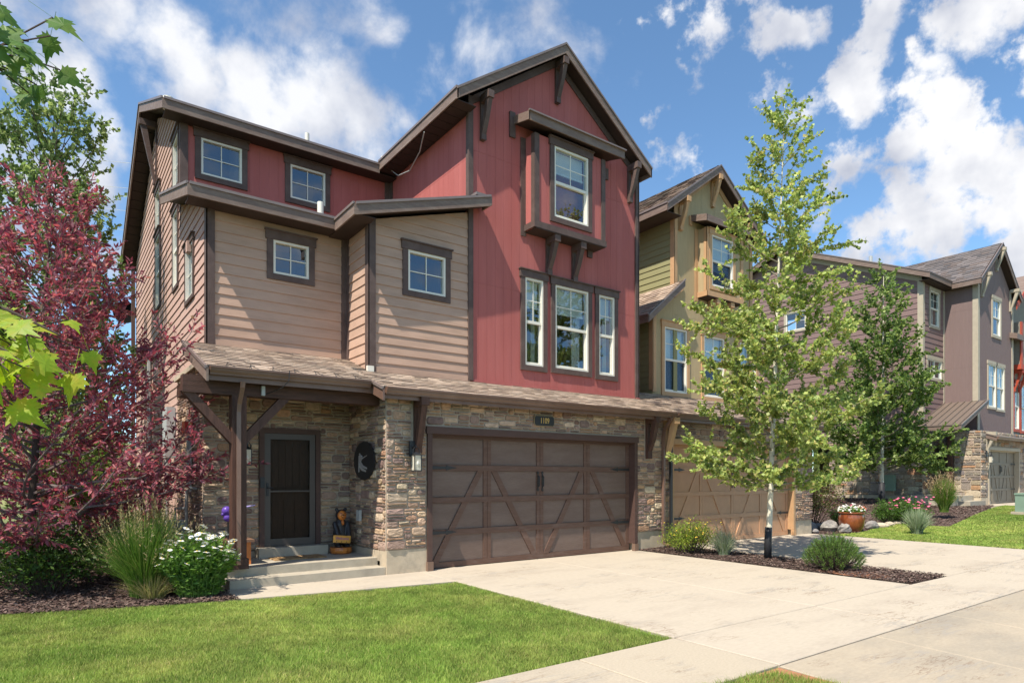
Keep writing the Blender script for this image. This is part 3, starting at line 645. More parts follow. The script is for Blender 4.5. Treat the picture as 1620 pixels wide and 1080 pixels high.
# fascias, gutters, drip edges
def fb(p0, p1, n, h=.19, par=None, m=None, th=.03, name='fascia', edge=True):
    q = MB(); board(q, p0, p1, h, th, n); q.build(name, m or m_fascia, par or main_roof)
    if edge:
        q = MB(); nn_ = Vector(n).normalized(); a = Vector(p0)+nn_*th*.5; b = Vector(p1)+nn_*th*.5
        board(q, a+Vector((0,0,.028)), b+Vector((0,0,.028)), .045, th*.5+.022, n); q.build('drip_edge', m_gutl, par or main_roof)
fb((1.76, 13.8, 8.87), (6.2, 13.8, 8.87), (0,-1,0), .20); fb((1.76, 13.77, 8.87), (1.76, 17.65, 10.575), (-1,0,0), .20); fb((1.76, 17.65, 10.575), (1.76, 22.75, 8.05), (-1,0,0), .20)
fb((6.22, 10.27, 8.94), (6.22, 13.8, 8.94), (-1,0,0), .20); fb((6.19, 10.3, 8.92), (8.885, 10.3, 10.82), (0,-1,0), .20); fb((8.885, 10.3, 10.82), (11.58, 10.3, 8.92), (0,-1,0), .20)
fb((11.55, 10.27, 8.94), (11.55, 20, 8.94), (1,0,0), .20)
fb((1.78, 11.15, 6.25), (4.17, 11.15, 6.25), (0,-1,0), .19, lower_roof); fb((1.78, 11.12, 6.25), (1.78, 14.2, 7.16), (-1,0,0), .19, lower_roof)
fb((4.17, 10.25, 6.22), (6.92, 10.25, 7.05), (0,-1,0), .19, shed); fb((4.17, 10.22, 6.22), (4.17, 11.12, 6.22), (-1,0,0), .19, shed)
fb((6.92, 10.22, 7.05), (6.92, 10.55, 7.05), (1,0,0), .17, shed, edge=False)
# soffits
def soffit(pts, par):
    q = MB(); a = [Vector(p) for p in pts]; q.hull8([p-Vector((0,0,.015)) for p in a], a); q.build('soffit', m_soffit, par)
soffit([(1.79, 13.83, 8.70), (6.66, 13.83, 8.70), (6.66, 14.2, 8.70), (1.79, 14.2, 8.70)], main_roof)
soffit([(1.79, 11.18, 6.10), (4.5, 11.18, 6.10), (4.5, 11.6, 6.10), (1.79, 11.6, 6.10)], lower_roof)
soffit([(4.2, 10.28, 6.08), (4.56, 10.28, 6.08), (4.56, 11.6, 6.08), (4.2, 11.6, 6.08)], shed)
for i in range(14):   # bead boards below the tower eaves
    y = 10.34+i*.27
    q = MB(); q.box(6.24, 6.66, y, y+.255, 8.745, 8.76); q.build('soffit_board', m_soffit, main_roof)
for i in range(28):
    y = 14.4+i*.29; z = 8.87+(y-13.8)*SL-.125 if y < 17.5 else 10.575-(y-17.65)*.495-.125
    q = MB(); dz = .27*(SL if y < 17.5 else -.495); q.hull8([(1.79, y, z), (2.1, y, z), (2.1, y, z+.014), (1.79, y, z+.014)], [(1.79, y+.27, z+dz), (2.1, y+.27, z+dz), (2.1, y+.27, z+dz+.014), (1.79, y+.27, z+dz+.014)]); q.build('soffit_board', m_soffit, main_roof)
# gable brackets
bracket(F2, 6.95, 9.02+.12, .86, .36, .13, H1, m_trim); bracket(F2, 8.885, 10.62-.08, .86, .36, .13, H1, m_trim); bracket(F2, 11.12, 8.96, .86, .36, .13, H1, m_trim)
zb = at(870, 383, Y=10.5).z
bracket(F2, at(870.5, 430, Y=10.5).x, 6.70, .78, .36, .15, H1, m_trim); bracket(F2, at(911.3, 440, Y=10.5).x, 6.70, .80, .36, .15, H1, m_trim)
bracket(FL, 17.6, 10.2, 1.5, .40, .14, H1, m_trim)
# entry / garage stone
gO = (5.268, 10.292, 0, 2.42)
def stone_wall(name, fr, poly, holes, key, parent=H1, holes_st=None, ext=0, limit=300, joined=False, th=.12, unit=.052, wmul=1.0, cols=STONE_COLS):
    a, b, c, d = bbox(poly); i_ = .02 if fr.k == 'left' else 0; w = wall(name, fr, [[(max(a+i_, u), z) for u, z in poly]], holes, m_mortar, parent, th=th)
    q_ = MB(); (prism(q_, fr, [(a-ext+.004, c+.002), (a+.0, c+.002), (a+.0, d), (a-ext+.004, d)], -.05, -.0015), q_.build('corner_mortar', m_mortar, w)) if ext else None; stones(fr, a-ext, b, c, d, holes_st if holes_st is not None else holes, w, key=key, limit=limit, joined=joined, unit=unit, wmul=wmul, cols=cols); return w
hs_ = (5.18, 10.38, 0, 2.47)
brk = [(4.92, 5.08, 1.95, 2.95), (10.62, 10.78, 1.95, 2.95)]
G1 = stone_wall('garage_wall', FG, [(4.48, .40), (11.28, .40), (11.28, 3.02), (4.48, 3.02)], [gO], 'h1', holes_st=[hs_]+brk, ext=.028)
PW = stone_wall('porch_return_wall', FP, [(9.64, .375), (11.25, .375), (11.25, 3.1), (9.64, 3.1)], [], 'h1')
D1 = (2.86, 3.91, .41, 2.44)
EW = stone_wall('entry_wall', FD, [(2.02, .36), (4.48, .36), (4.48, 3.2), (2.02, 3.2)], [D1], 'h1b', ext=.028)
SW = stone_wall('side_stone_wall', FS, [(11.25, .36), (13.87, .36), (13.87, 3.45), (11.25, 3.45)], [], 'h1c')
q = MB(); prism(q, FS, [(11.2, 3.45), (13.92, 3.45), (13.92, 3.53), (11.2, 3.53)], -.05, .07); q.build('stone_sill', m_found, SW)
q = MB(); q.box(4.46, 5.2, 9.635, 9.9, -.1, .395); q.build('foundation', m_found, H1); q = MB(); q.box(10.36, 11.28, 9.65, 9.9, -.1, .395); q.build('foundation', m_found, H1)
q = MB(); q.box(4.455, 4.6, 9.9, 11.25, .2, .37); q.build('foundation', m_found, H1); q = MB(); q.box(2.0, 4.46, 11.23, 11.4, .1, .355); q.box(2.0, 2.15, 11.4, 22.3, -.1, .355); q.build('foundation', m_found, H1)
garage_opening(FG, 5.29, 10.27, 2.345, H1, m_gtrim, m_base); garage_door(FG, 5.29, 10.27, 2.34, H1, m_gpanel, m_grail)
bracket(FG, 5.0, 2.93, .92, .34, .15, H1, m_wood, .07); bracket(FG, 10.7, 2.93, .92, .34, .15, H1, m_wood, .16)
# entry door
q = MB(); a, b, c, d = D1
for (u0_, u1_, z0_, z1_) in ((a, a+.085, c, d), (b-.085, b, c, d), (a+.085, b-.085, d-.085, d)): prism(q, FD, [(u0_, z0_), (u1_, z0_), (u1_, z1_), (u0_, z1_)], -.12, .05)
dr = q.build('door_casing', m_gtrim, H1)
a += .088; b -= .088; d -= .088; c += .01
q = MB(); prism(q, FD, [(a, c), (b, c), (b, d), (a, d)], -.11, -.075); door = q.build('front_door', m_door, H1)
for i in range(5):
    x0 = a+.14+i*(b-a-.28)/5; q = MB(); prism(q, FD, [(x0+.004, c+1.0), (x0+(b-a-.28)/5-.004, c+1.0), (x0+(b-a-.28)/5-.004, d-.16+.05*math.sin(math.pi*(i+.5)/5)), (x0+.004, d-.16+.05*math.sin(math.pi*(i+.5)/5))], -.075, -.066); q.build('plank', m_door, door)
for i in range(3):
    x0 = a+.14+i*(b-a-.28)/3; q = MB(); prism(q, FD, [(x0+.004, c+.2), (x0+(b-a-.28)/3-.004, c+.2), (x0+(b-a-.28)/3-.004, c+.78), (x0+.004, c+.78)], -.075, -.062); q.build('plank', m_door, door)
q = MB()
for (u0_, u1_, z0_, z1_) in ((a, a+.10, c, d), (b-.10, b, c, d), (a+.10, b-.10, d-.10, d), (a+.10, b-.10, c, c+.12), (a+.10, b-.10, c+.925, c+.95)): prism(q, FD, [(u0_, z0_), (u1_, z0_), (u1_, z1_), (u0_, z1_)], -.02, .02)
sdr = q.build('storm_door', m_storm, H1)
q = MB(); prism(q, FD, [(a+.10, c+.12), (b-.10, c+.12), (b-.10, d-.10), (a+.10, d-.10)], -.003, .0); q.build('door_screen', m_gdoor, sdr)
q = MB(); prism(q, FD, [(a+.03, c+.86), (a+.07, c+.86), (a+.07, c+1.08), (a+.03, c+1.08)], .02, .035); q.tube([FD.p(a+.05, c+1.0, .03), FD.p(a+.05, c+1.0, .07), FD.p(a+.13, c+1.0, .07)], .011, 6); q.build('door_handle', m_iron, sdr)
q = MB(); prism(q, FD, [(D1[0]+.01, 1.42), (D1[0]+.08, 1.42), (D1[0]+.08, 1.60), (D1[0]+.01, 1.60)], .05, .075); q.build('keypad', m_iron, dr)
# porch: slab, steps, post, beam, roof
q = MB(); q.box(2.02, 4.455, 9.98, 11.23, -.1, .25); q.build('porch_slab', m_conc, H1)
q = MB(); q.box(2.06, 4.455, 9.66, 9.98, -.1, .125); q.build('porch_step', m_conc, H1)
q = MB(); q.box(2.80, 3.97, 11.0, 11.23, .25, .41); q.build('door_step', m_conc, H1)
POX, POY = 2.25, 10.0
q = MB(); q.box(POX-.10, POX+.10, POY-.09, POY+.11, .30, 2.80); post = q.build('porch_post', m_wood, H1)
q = MB(); q.box(POX-.125, POX+.125, POY-.12, POY+.135, .25, .40); q.build('post_base', m_wood, post)
q = MB(); q.box(1.50, 4.46, POY-.09, POY+.11, 2.80, 3.05); beam_ = q.build('porch_beam', m_woodh, H1)
for s in (-1, 1):
    q = MB(); q.bar((POX+s*.06, POY+.01, 2.13), (POX+s*.72, POY+.01, 2.86), .12, .14, (0,1,0)); q.build('diagonal_brace', m_wood, post)
q = MB(); q.box(1.62, 1.76, POY+.11, 11.25, 2.85, 3.05); q.build('porch_side_beam', m_woodh, H1)
PS = .35
def pz(y, b=0): return 3.47-PS*(10.6-y)+b
q = MB(); slab(q, [(1.78, 9.70, pz(9.70)), (4.25, 9.70, pz(9.70)), (4.25, 11.6, pz(11.6)), (1.78, 11.6, pz(11.6))], .09); slab(q, [(4.25, 9.36, pz(9.36)), (11.36, 9.36, pz(9.36)), (11.36, 10.62, pz(10.62)), (4.25, 10.62, pz(10.62))], .09)
slab(q, [(4.25, 10.62, pz(10.62)), (4.57, 10.62, pz(10.62)), (4.57, 11.6, pz(11.6)), (4.25, 11.6, pz(11.6))], .09)
pent = q.build('pent_roof', m_soffit, H1)
Ls = math.hypot(1, PS)
shingles((1.76, 9.68, pz(9.68)+.004), (1,0,0), (0,1,PS), 2.51, 1.92*Ls, pent, SH, single=130)
shingles((4.27, 9.34, pz(9.34)+.004), (1,0,0), (0,1,PS), 7.08, 1.24*Ls, pent, SH, single=170)
shingles((4.25, 10.66, pz(10.66)+.006), (1,0,0), (0,1,PS), .30, .92*Ls, pent, SH)
def gut(p0, p1, n, par, name='gutter', m=None):
    q = MB(); gutter(q, p0, p1, n); q.build(name, m or m_gutter, par)
gut((1.80, 9.70, pz(9.70)-.005), (4.18, 9.70, pz(9.70)-.005), (0,-1,0), pent); gut((4.30, 9.36, pz(9.36)-.005), (11.30, 9.36, pz(9.36)-.005), (0,-1,0), pent)
q = MB(); board(q, (1.78, 9.70, pz(9.70)-.03), (4.25, 9.70, pz(9.7)-.03), .16, .02, (0,1,0)); q.build('fascia', m_gutter, pent)
q = MB(); board(q, (4.25, 9.36, pz(9.36)-.03), (11.34, 9.36, pz(9.36)-.03), .15, .02, (0,1,0)); q.build('fascia', m_gutter, pent)
fb((1.78, 9.62, pz(9.62)), (1.78, 11.58, pz(11.58)), (-1,0,0), .19, pent); fb((4.25, 9.25, pz(9.25)), (4.25, 9.72, pz(9.72)), (-1,0,0), .19, pent, m=m_gutter)
q = MB(); q.box(4.27, 11.28, 9.37, 9.64, 2.925, 2.94); q.build('soffit', m_soffit, pent); q = MB(); q.box(1.8, 4.46, 9.72, 11.25, 3.06, 3.075); q.build('porch_ceiling', m_soffit, pent)
q = MB(); q.box(4.50, 11.28, 10.0, 10.6, 3.0, 3.02); q.build('wall_cap', m_soffit, pent)
# downspouts
q = MB(); q.tube([(POX-.02, 9.63, 2.97), (POX-.02, 9.64, 2.90), (POX-.02, 9.84, 2.68), (POX-.02, 9.87, 2.55), (POX-.02, 9.87, .32)], .042, 4); q.build('downspout', m_gutter, H1)
q = MB(); q.tube([(11.12, 9.30, 2.93), (11.14, 9.34, 2.86), (11.17, 9.55, 2.66), (11.17, 9.57, 2.5), (11.17, 9.57, .12), (11.17, 9.4, .06)], .042, 4); q.build('downspout', m_gutter, H1)
q = MB(); q.tube([(2.02, 22.2, 7.9), (2.02, 22.2, .2)], .07, 4); q.build('downspout', m_trim, H1)
q = MB(); q.tube([(2.05, 18.6, 4.7), (2.05, 18.6, .4)], .05, 6); q.build('conduit', m_pipe, H1)
# roof cables, vents
q = MB(); q.tube([at(671, 209, Y=10.9), at(664, 240, Y=11.6), at(648, 270, Y=12.4), at(630, 278, Y=13.2), at(616, 267, Y=13.8)], .012, 5); q.build('cable', m_pipe, H1)
q = MB(); x = at(457, 600, Y=9.6).x; q.tube([(x, 9.56, 3.18), (x-.02, 9.54, 3.02), (x-.10, 9.60, 2.92), (x-.26, 9.85, 2.84)], .007, 5); q.build('cable', m_iron, pent)
q = MB(); q.box(x-.32, x-.27, 9.86, 9.91, 2.82, 2.96); q.build('outlet_box', m_grey, pent)
for i in range(7):
    x = 2.0+i*.32; q = MB(); q.tube([(x, 9.62, pz(9.62)+.02), (x+.03, 9.70, pz(9.7)+.06), (x+.09, 9.95, pz(9.95)+.03), (x+.16, 9.62, pz(9.62)+.02)], .005, 4); q.build('heat_cable', m_iron, pent)
for (x, y, z, r, h) in ((at(266, 150, Y=14.6).x, 14.6, 9.1, .11, .22), (at(485.8, 222, Y=14.6).x, 14.6, 9.05, .05, .45), (at(507, 335, Y=12.1).x, 12.1, 6.5, .06, .40), (at(610, 248, Y=14.0).x, 14.1, 9.0, .07, .25)):
    q = MB(); q.tube([(x, y, z), (x, y, z+h)], r, 12); q.build('vent_pipe', m_white, main_roof)
q = MB(); prism(q, FL, [(12.95, 6.05-.3), (13.1, 6.05-.3), (13.1, 6.05-.1), (12.95, 6.05-.1)], .02, .09); q.build('wall_vent', m_tanlt, H1)
q = MB(); q.box(6.6, 6.7, 11.3, 11.4, 3.5, 3.6)
q = MB(); q.box(4.50, 4.62, 10.50, 10.56, 3.46, 3.56); q.build('flashing_clip', m_white, pent)
# ------------------------------------------------------------------ townhouse 2 (olive and khaki)
H2 = thing('townhouse', 'khaki and olive townhouse with tan orange trim, joined to the red one behind the aspen', 'townhouse', (14.4, 9.66, 0))
K2 = F('front', 11.6); KL = F('left', 13.96); KB = F('left', 13.09); KR = F('right', 17.6)
def wpx(fr, a, b, ct, cb_): # frame corners of a front-plane window
    p = at(a, ct, Y=fr.c); q = at(b, ct, Y=fr.c); r = at(a, cb_, Y=fr.c); return (p.x, q.x, r.z, p.z)
k1 = wpx(K2, 1050, 1085.5, 516, 619); k2 = wpx(K2, 1112.5, 1144.5, 530, 627); k3 = wpx(K2, 1169, 1195, 541, 633)
KBAY = F('front', 11.27); kb = wpx(KBAY, 1125, 1158.5, 371, 452)
pk = [(13.96, 3.6), (17.6, 3.6), (17.6, 8.95), (15.63, 10.38), (13.96, 9.18)]
pk2 = [(13.09, 3.6), (13.96, 3.6), (13.96, 6.75), (13.09, 6.05)]
wall('front_wall', K2, [pk, pk2], [k1, k2, k3], m_khaki, H2)
panels(K2, pk, [k1, k2, k3], [6.1, 8.9], m_khaki, H2, off=13.96, g=.6, pw=2); panels(K2, pk2, [k1], [], m_khaki, H2, off=13.3, g=.6, pw=2)
wall('side_wall', KL, [[(11.6, 3), (20, 3), (20, 9.0), (11.6, 9.0)]], [], m_green, H2); siding(KL, [(11.62, 5.6), (16.5, 5.6), (16.5, 8.85), (11.62, 8.85)], [], m_green, H2, z0=5.6)
wall('side_wall', KB, [[(11.6, 3), (20, 3), (20, 6.0), (11.6, 6.0)]], [], m_green, H2); siding(KB, [(11.62, 3.6), (15, 3.6), (15, 5.9), (11.62, 5.9)], [], m_green, H2, z0=3.6)
wall('side_wall', KR, [[(9.7, 0), (20, 0), (20, 2.9), (9.7, 2.9)], [(11.6, 2.9), (20, 2.9), (20, 8.9), (11.6, 8.9)]], [], m_green, H2)
wall('rear_wall', F('front', 20), [[(11.5, 0), (17.6, 0), (17.6, 9), (11.5, 9)]], [], m_green, H2)
wall('link_wall', F('front', 15.5), [[(11.45, 3.4), (13.96, 3.4), (13.96, 8.6), (11.45, 8.6)]], [], m_green, H2)
for w_ in (k1, k2, k3): window(K2, *w_, H2, m_tt, 'hung', blind=.93, screen=True)
KB0, KB1 = 14.98, 16.65
kbz0 = at(1100, 470, Y=11.27).z; kbz0 = 6.72; 
bay2 = wall('bay_box', KBAY, [[(KB0, 6.72), (KB1, 6.72), (KB1, 8.66), (KB0, 8.66)]], [kb], m_khaki, H2, th=.06)
for k, x in (('left', KB0), ('right', KB1)):
    q = MB(); prism(q, F(k, x), [(11.27, 6.72), (11.6, 6.72), (11.6, 8.66), (11.27, 8.66)], -.05, 0); q.build('bay_side', m_khaki, bay2)
window(KBAY, *kb, H2, m_tt, 'hung', blind=.6, screen=True)
for a in ((KB0-.02, KB0+.1), (KB1-.1, KB1+.02)): cb(KBAY, *a, 6.72, 8.66, bay2, m_tt, 0, .03)
q = MB(); prism(q, KBAY, [(KB0-.03, 6.72), (KB1+.03, 6.72), (KB1+.03, 6.86), (KB0-.03, 6.86)], .031, .055); prism(q, F('left', KB0), [(11.22, 6.72), (11.58, 6.72), (11.58, 6.86), (11.22, 6.86)], 0, .03); q.build('skirt_board', m_tt, bay2)
cb(K2, KB0-.13, KB0, 6.62, 8.66, bay2, m_tt, .011, .034); cb(F('left', KB0), 11.25, 11.36, 6.87, 8.66, bay2, m_tt, 0, .02)
q = MB(); q.box(KB0, KB1, 11.22, 11.6, 6.70, 6.717); q.build('bay_underside', m_soffit, bay2)
q = MB(); slab(q, [(14.7, 11.07, 8.86), (17.0, 11.07, 8.86), (17.0, 11.6, 9.0), (14.7, 11.6, 9.0)], .15); q.build('bay_roof', m_soffit, bay2)
for a in (((14.68, 11.07, 8.88), (17.02, 11.07, 8.88), (0,-1,0)), ((14.7, 11.04, 8.88), (14.7, 11.58, 9.01), (-1,0,0))):
    q = MB(); board(q, a[0], a[1], .18, .03, a[2]); q.build('fascia', m_fascia, bay2)
cb(K2, 14.6, 14.72, 8.72, 8.98, H2, m_tt, .011, .04, name='flashing_block')
for (fr, a, b, c, d) in ((K2, 13.94, 14.07, 6.9, 9.2), (K2, 13.07, 13.2, 3.9, 6.0), (K2, 17.5, 17.62, 3.6, 8.9), (KL, 11.56, 11.70, 6.8, 8.9), (KB, 11.56, 11.7, 3.95, 5.9)): cb(fr, a, b, c, d, H2, m_tt, 0, .04 if fr is K2 else .028)
for (a, za, b, zb) in ((14.07, 9.2, 15.63, 10.38), (15.63, 10.38, 17.5, 9.0)):
    q = MB(); prism(q, K2, [(a, za-.14), (b, zb-.14), (b, zb+.03), (a, za+.03)], .011, .036); q.build('rake_trim', m_tt, H2)
q = MB(); prism(q, K2, [(13.96, 6.55), (14.3, 6.82), (14.3, 7.02), (13.96, 6.75)], .03, .06); q.build('rake_trim', m_tt, H2)
bracket(K2, 14.2, 9.32, .86, .36, .14, H2, m_tt); bracket(K2, 15.63, 10.32, .86, .36, .14, H2, m_tt); bracket(K2, 17.1, 9.25, .86, .36, .14, H2, m_tt)
bracket(K2, 15.50, 6.70, .80, .36, .16, H2, m_tt); bracket(K2, 16.16, 6.70, .80, .36, .16, H2, m_tt)
q = MB(); slab(q, [(13.34, 11.3, 8.93), (15.63, 11.3, 10.57), (15.63, 19, 10.57), (13.34, 19, 8.93)], .1); slab(q, [(15.63, 11.3, 10.57), (17.92, 11.3, 8.93), (17.92, 19, 8.93), (15.63, 19, 10.57)], .1)
q.f and None; r2 = q.build('tower_roof', m_soffit, H2)
sl2 = math.hypot(2.29, 1.64)
shingles((13.32, 19, 8.935), (0,-1,0), (2.29,0,1.64), 7.68, sl2, r2, SH_D[:1]+SH[2:4]+[(.2,.16,.12)], single=0)
fb((13.34, 11.27, 8.93), (13.34, 19, 8.93), (-1,0,0), .20, r2); fb((13.32, 11.3, 8.91), (15.63, 11.3, 10.57), (0,-1,0), .20, r2); fb((15.63, 11.3, 10.57), (17.95, 11.3, 8.91), (0,-1,0), .20, r2); fb((17.92, 11.27, 8.93), (17.92, 19, 8.93), (1,0,0), .20, r2)
soffit([(13.37, 11.33, 8.74), (13.96, 11.33, 8.74), (13.96, 19, 8.74), (13.37, 19, 8.74)], r2)
q = MB(); slab(q, [(12.60, 11.3, 5.83), (13.96, 11.3, 6.93), (13.96, 15.5, 6.93), (12.60, 15.5, 5.83)], .10); slab(q, [(13.96, 11.3, 6.93), (14.05, 11.3, 7.0), (14.05, 11.58, 7.0), (13.96, 11.58, 6.93)], .10); s2 = q.build('shed_roof', m_soffit, H2)
shingles((12.58, 15.5, 5.835), (0,-1,0), (1.36,0,1.10), 4.2, 1.76, s2, SH, single=0)
fb((12.58, 11.3, 5.81), (14.05, 11.3, 7.0), (0,-1,0), .19, s2); fb((12.6, 11.27, 5.83), (12.6, 15.5, 5.83), (-1,0,0), .19, s2)
G2 = stone_wall('garage_wall', FG, [(11.285, .40), (17.6, .40), (17.6, 3.02), (11.285, 3.02)], [(11.538, 16.582, 0, 2.43)], 'h2', parent=H2, holes_st=[(11.46, 16.66, 0, 2.48)], limit=200)
stone_wall('garage_side_wall', F('right', 17.6), [(9.64, .4), (11.6, .4), (11.6, 3.0), (9.64, 3.0)], [], 'h2', parent=H2, joined=True)
q = MB(); q.box(16.65, 17.58, 9.65, 9.9, -.1, .395); q.box(11.285, 11.48, 9.65, 9.9, -.1, .395); q.build('foundation', m_found, H2)
garage_opening(FG, 11.56, 16.56, 2.355, H2, m_tt, m_tt); garage_door(FG, 11.56, 16.56, 2.35, H2, m_g2, m_g2)
bracket(FG, 11.30, 2.93, .92, .36, .17, H2, m_tt, .1); bracket(FG, 17.2, 2.93, .92, .36, .17, H2, m_tt, .1)
q = MB(); slab(q, [(11.36, 9.36, pz(9.36)), (17.74, 9.36, pz(9.36)), (17.74, 11.6, pz(11.6)), (11.36, 11.6, pz(11.6))], .09); p2 = q.build('pent_roof', m_soffit, H2)
shingles((11.36, 9.34, pz(9.34)+.004), (1,0,0), (0,1,PS), 6.38, 2.26*Ls, p2, SH+SH_D[:2])
gut((11.33, 9.36, pz(9.36)-.01), (17.74, 9.36, pz(9.36)-.01), (0,-1,0), p2); q = MB(); board(q, (11.35, 9.36, pz(9.36)-.03), (17.74, 9.36, pz(9.36)-.03), .15, .02, (0,1,0)); q.build('fascia', m_gutter, p2)
fb((17.74, 9.3, pz(9.3)), (17.74, 11.6, pz(11.6)), (1,0,0), .18, p2)
q = MB(); q.box(11.3, 17.6, 9.37, 9.64, 2.925, 2.94); q.build('soffit', m_soffit, p2)
q = MB(); q.tube([(11.40, 9.55, 2.9), (11.40, 9.55, .1)], .04, 4); q.build('downspout', m_iron, H2)
# ------------------------------------------------------------------ townhouse 3 (plum)
G3Z = .47
H3 = thing('townhouse', 'plum townhouse with beige trim and a metal porch roof behind the small aspen', 'townhouse', (32.4, 10.4, G3Z))
X3 = 30.1; A3 = F('left', X3); N3 = F('front', 11.65); B3 = F('left', 32.4); C3 = F('front', 10.4)
ztop = 10.17
s3p = [(11.65, 3.2), (18.0, 3.2), (18.0, 13.0), (11.65, 10.2)]; s3q = [(18.0, 1.0), (25, 1.0), (25, 10.0), (18.0, 13.0)]
sw3 = (at(1275, 500, X=X3).y, at(1244, 500, X=X3).y, at(1244, 525, X=X3).z, at(1246, 497, X=X3).z)
wall('side_wall', A3, [s3p, s3q], [sw3], m_pur, H3); siding(A3, s3p, [sw3], m_pur, H3, e=.235, z0=3.2); siding(A3, s3q, [sw3], m_pur, H3, e=.235, z0=3.2-.235*9)
window(A3, *sw3, H3, m_bt, 'grid')
n3 = [(X3, 3.2), (32.4, 3.2), (32.4, 10.1), (X3, 10.1)]
def w3(fr, a, b, y0, y1): p = at(a, y0, Y=fr.c); q_ = at(b, y0, Y=fr.c); r = at(a, y1, Y=fr.c); return (p.x, q_.x, r.z, p.z)
wa3 = w3(N3, 1471, 1484.5, 459, 514); wb3 = w3(N3, 1467, 1488.5, 567, 596)
wall('front_wall', N3, [n3], [wa3, wb3], m_pur, H3); siding(N3, n3, [wa3, wb3], m_pur, H3, e=.235, z0=3.2)
window(N3, *wa3, H3, m_bt, 'hung', curtain=1, cap=False); window(N3, *wb3, H3, m_bt, 'slide', curtain=1, cap=False)
b3 = [(10.4, 3.2), (11.65, 3.2), (11.65, 10.0), (10.4, 10.0)]
wall('tower_side_wall', B3, [b3], [], m_purp, H3); panels(B3, b3, [], [6.4, 8.9], m_purp, H3, off=10.4, g=.3, pw=4)
c3 = [(32.4, 3.2), (36.8, 3.2), (36.8, 10.0), (34.6, 11.75), (32.4, 9.95)]
wc3 = w3(C3, 1569.8, 1581.5, 472, 529); wd3 = w3(C3, 1562.8, 1574.5, 575, 643); we3 = w3(C3, 1576, 1587.5, 579, 647)
wall('tower_wall', C3, [c3], [wc3, wd3, we3], m_purp, H3); panels(C3, c3, [wc3, wd3, we3], [6.4, 8.9], m_purp, H3, off=32.4, g=.3, pw=4)
for w_ in (wc3, wd3, we3): window(C3, *w_, H3, m_bt, 'hung', blind=.4, cap=False, tw=.12 if w_ is wc3 else .09)
for (fr, a, b, c, d) in ((A3, 11.6, 11.82, 3.2, 10.0), (N3, 30.07, 30.27, 3.2, 10.0), (N3, 32.25, 32.4, 3.2, 9.9), (B3, 10.35, 10.56, 4.9, 9.95), (C3, 32.37, 32.6, 3.2, 9.95), (C3, 36.65, 36.83, 3.2, 9.9)): cb(fr, a, b, c, d, H3, m_bt, 0, .035)
q = MB(); prism(q, A3, [(11.65, 9.92), (18.0, 12.72), (18.0, 12.95), (11.65, 10.15)], .022, .045); q.build('rake_trim', m_bt, H3)
q = MB(); slab(q, [(29.7, 11.24, 10.17), (33, 11.24, 10.17), (33, 18.0, 13.16), (29.7, 18.0, 13.16)], .12); slab(q, [(29.7, 18.0, 13.16), (37, 18.0, 13.16), (37, 25.5, 9.9), (29.7, 25.5, 9.9)], .12)
slab(q, [(32.06, 10.15, 10.1), (34.6, 10.15, 12.1), (34.6, 19, 12.1), (32.06, 19, 10.1)], .12); slab(q, [(34.6, 10.15, 12.1), (37.2, 10.15, 10.05), (37.2, 19, 10.05), (34.6, 19, 12.1)], .12); r3 = q.build('main_roof', m_soffit, H3)
DK = [(.12,.105,.10),(.14,.12,.115),(.105,.095,.095),(.13,.105,.095),(.15,.13,.125)]
shingles((32.04, 19, 10.105), (0,-1,0), (2.54,0,2.0), 8.83, 3.23, r3, DK, e=.2, ww=(.25,.45))
for a in (((29.7, 11.24, 10.17), (32.06, 11.24, 10.17), (0,-1,0)), ((29.7, 11.2, 10.17), (29.7, 18, 13.16), (-1,0,0)), ((29.7, 18, 13.16), (29.7, 25.5, 9.9), (-1,0,0)), ((32.06, 10.12, 10.1), (32.06, 11.24, 10.1), (-1,0,0)),
          ((32.03, 10.15, 10.08), (34.6, 10.15, 12.1), (0,-1,0)), ((34.6, 10.15, 12.1), (37.2, 10.15, 10.03), (0,-1,0))): fb(*a, .24, r3, m=m_fascia)
soffit([(29.75, 11.27, 9.92), (32.4, 11.27, 9.92), (32.4, 11.65, 9.92), (29.75, 11.65, 9.92)], r3)
bracket(C3, 32.85, 10.45, 1.0, .4, .16, H3, m_bt); bracket(C3, 34.6, 11.9, 1.0, .4, .16, H3, m_bt); bracket(C3, 36.4, 10.35, 1.0, .4, .16, H3, m_bt)
q = MB(); x, y, z = at(1377.6, 412, Y=14.5); q.tube([(x, y, z-1.2), (x, y, z+.2)], .09, 8); q.build('vent_pipe', m_grey, r3)
MX = [(.38,.29,.21),(.37,.21,.12),(.29,.24,.20),(.25,.21,.18),(.42,.34,.25),(.34,.24,.17),(.33,.27,.21),(.45,.37,.27),(.23,.19,.17),(.36,.28,.21)]
stone_wall('garage_wall', F('front', 9.66), [(30.5, G3Z+.3), (36.8, G3Z+.3), (36.8, 3.5), (30.5, 3.5)], [(31.328, 34.922, 0, 2.80)], 'h3', parent=H3, holes_st=[(31.2, 35.05, 0, 2.88)], joined=True, unit=.10, wmul=1.5, cols=MX)
stone_wall('garage_side_wall', F('left', 30.5), [(9.66, G3Z+.3), (10.6, G3Z+.3), (10.6, 3.5), (9.66, 3.5)], [], 'h3', parent=H3, joined=True, unit=.10, wmul=1.5, cols=MX)
stone_wall('side_stone_wall', F('left', 30.0), [(11.6, .8), (15.6, .8), (15.6, 3.5), (11.6, 3.5)], [], 'h3', parent=H3, joined=True, unit=.10, wmul=1.5, cols=MX)
stone_wall('entry_wall', F('front', 11.6), [(30.0, .8), (32.4, .8), (32.4, 3.6), (30.0, 3.6)], [(31.2, 32.15, .9, 3.0)], 'h3', parent=H3, joined=True, unit=.10, wmul=1.5, cols=MX)
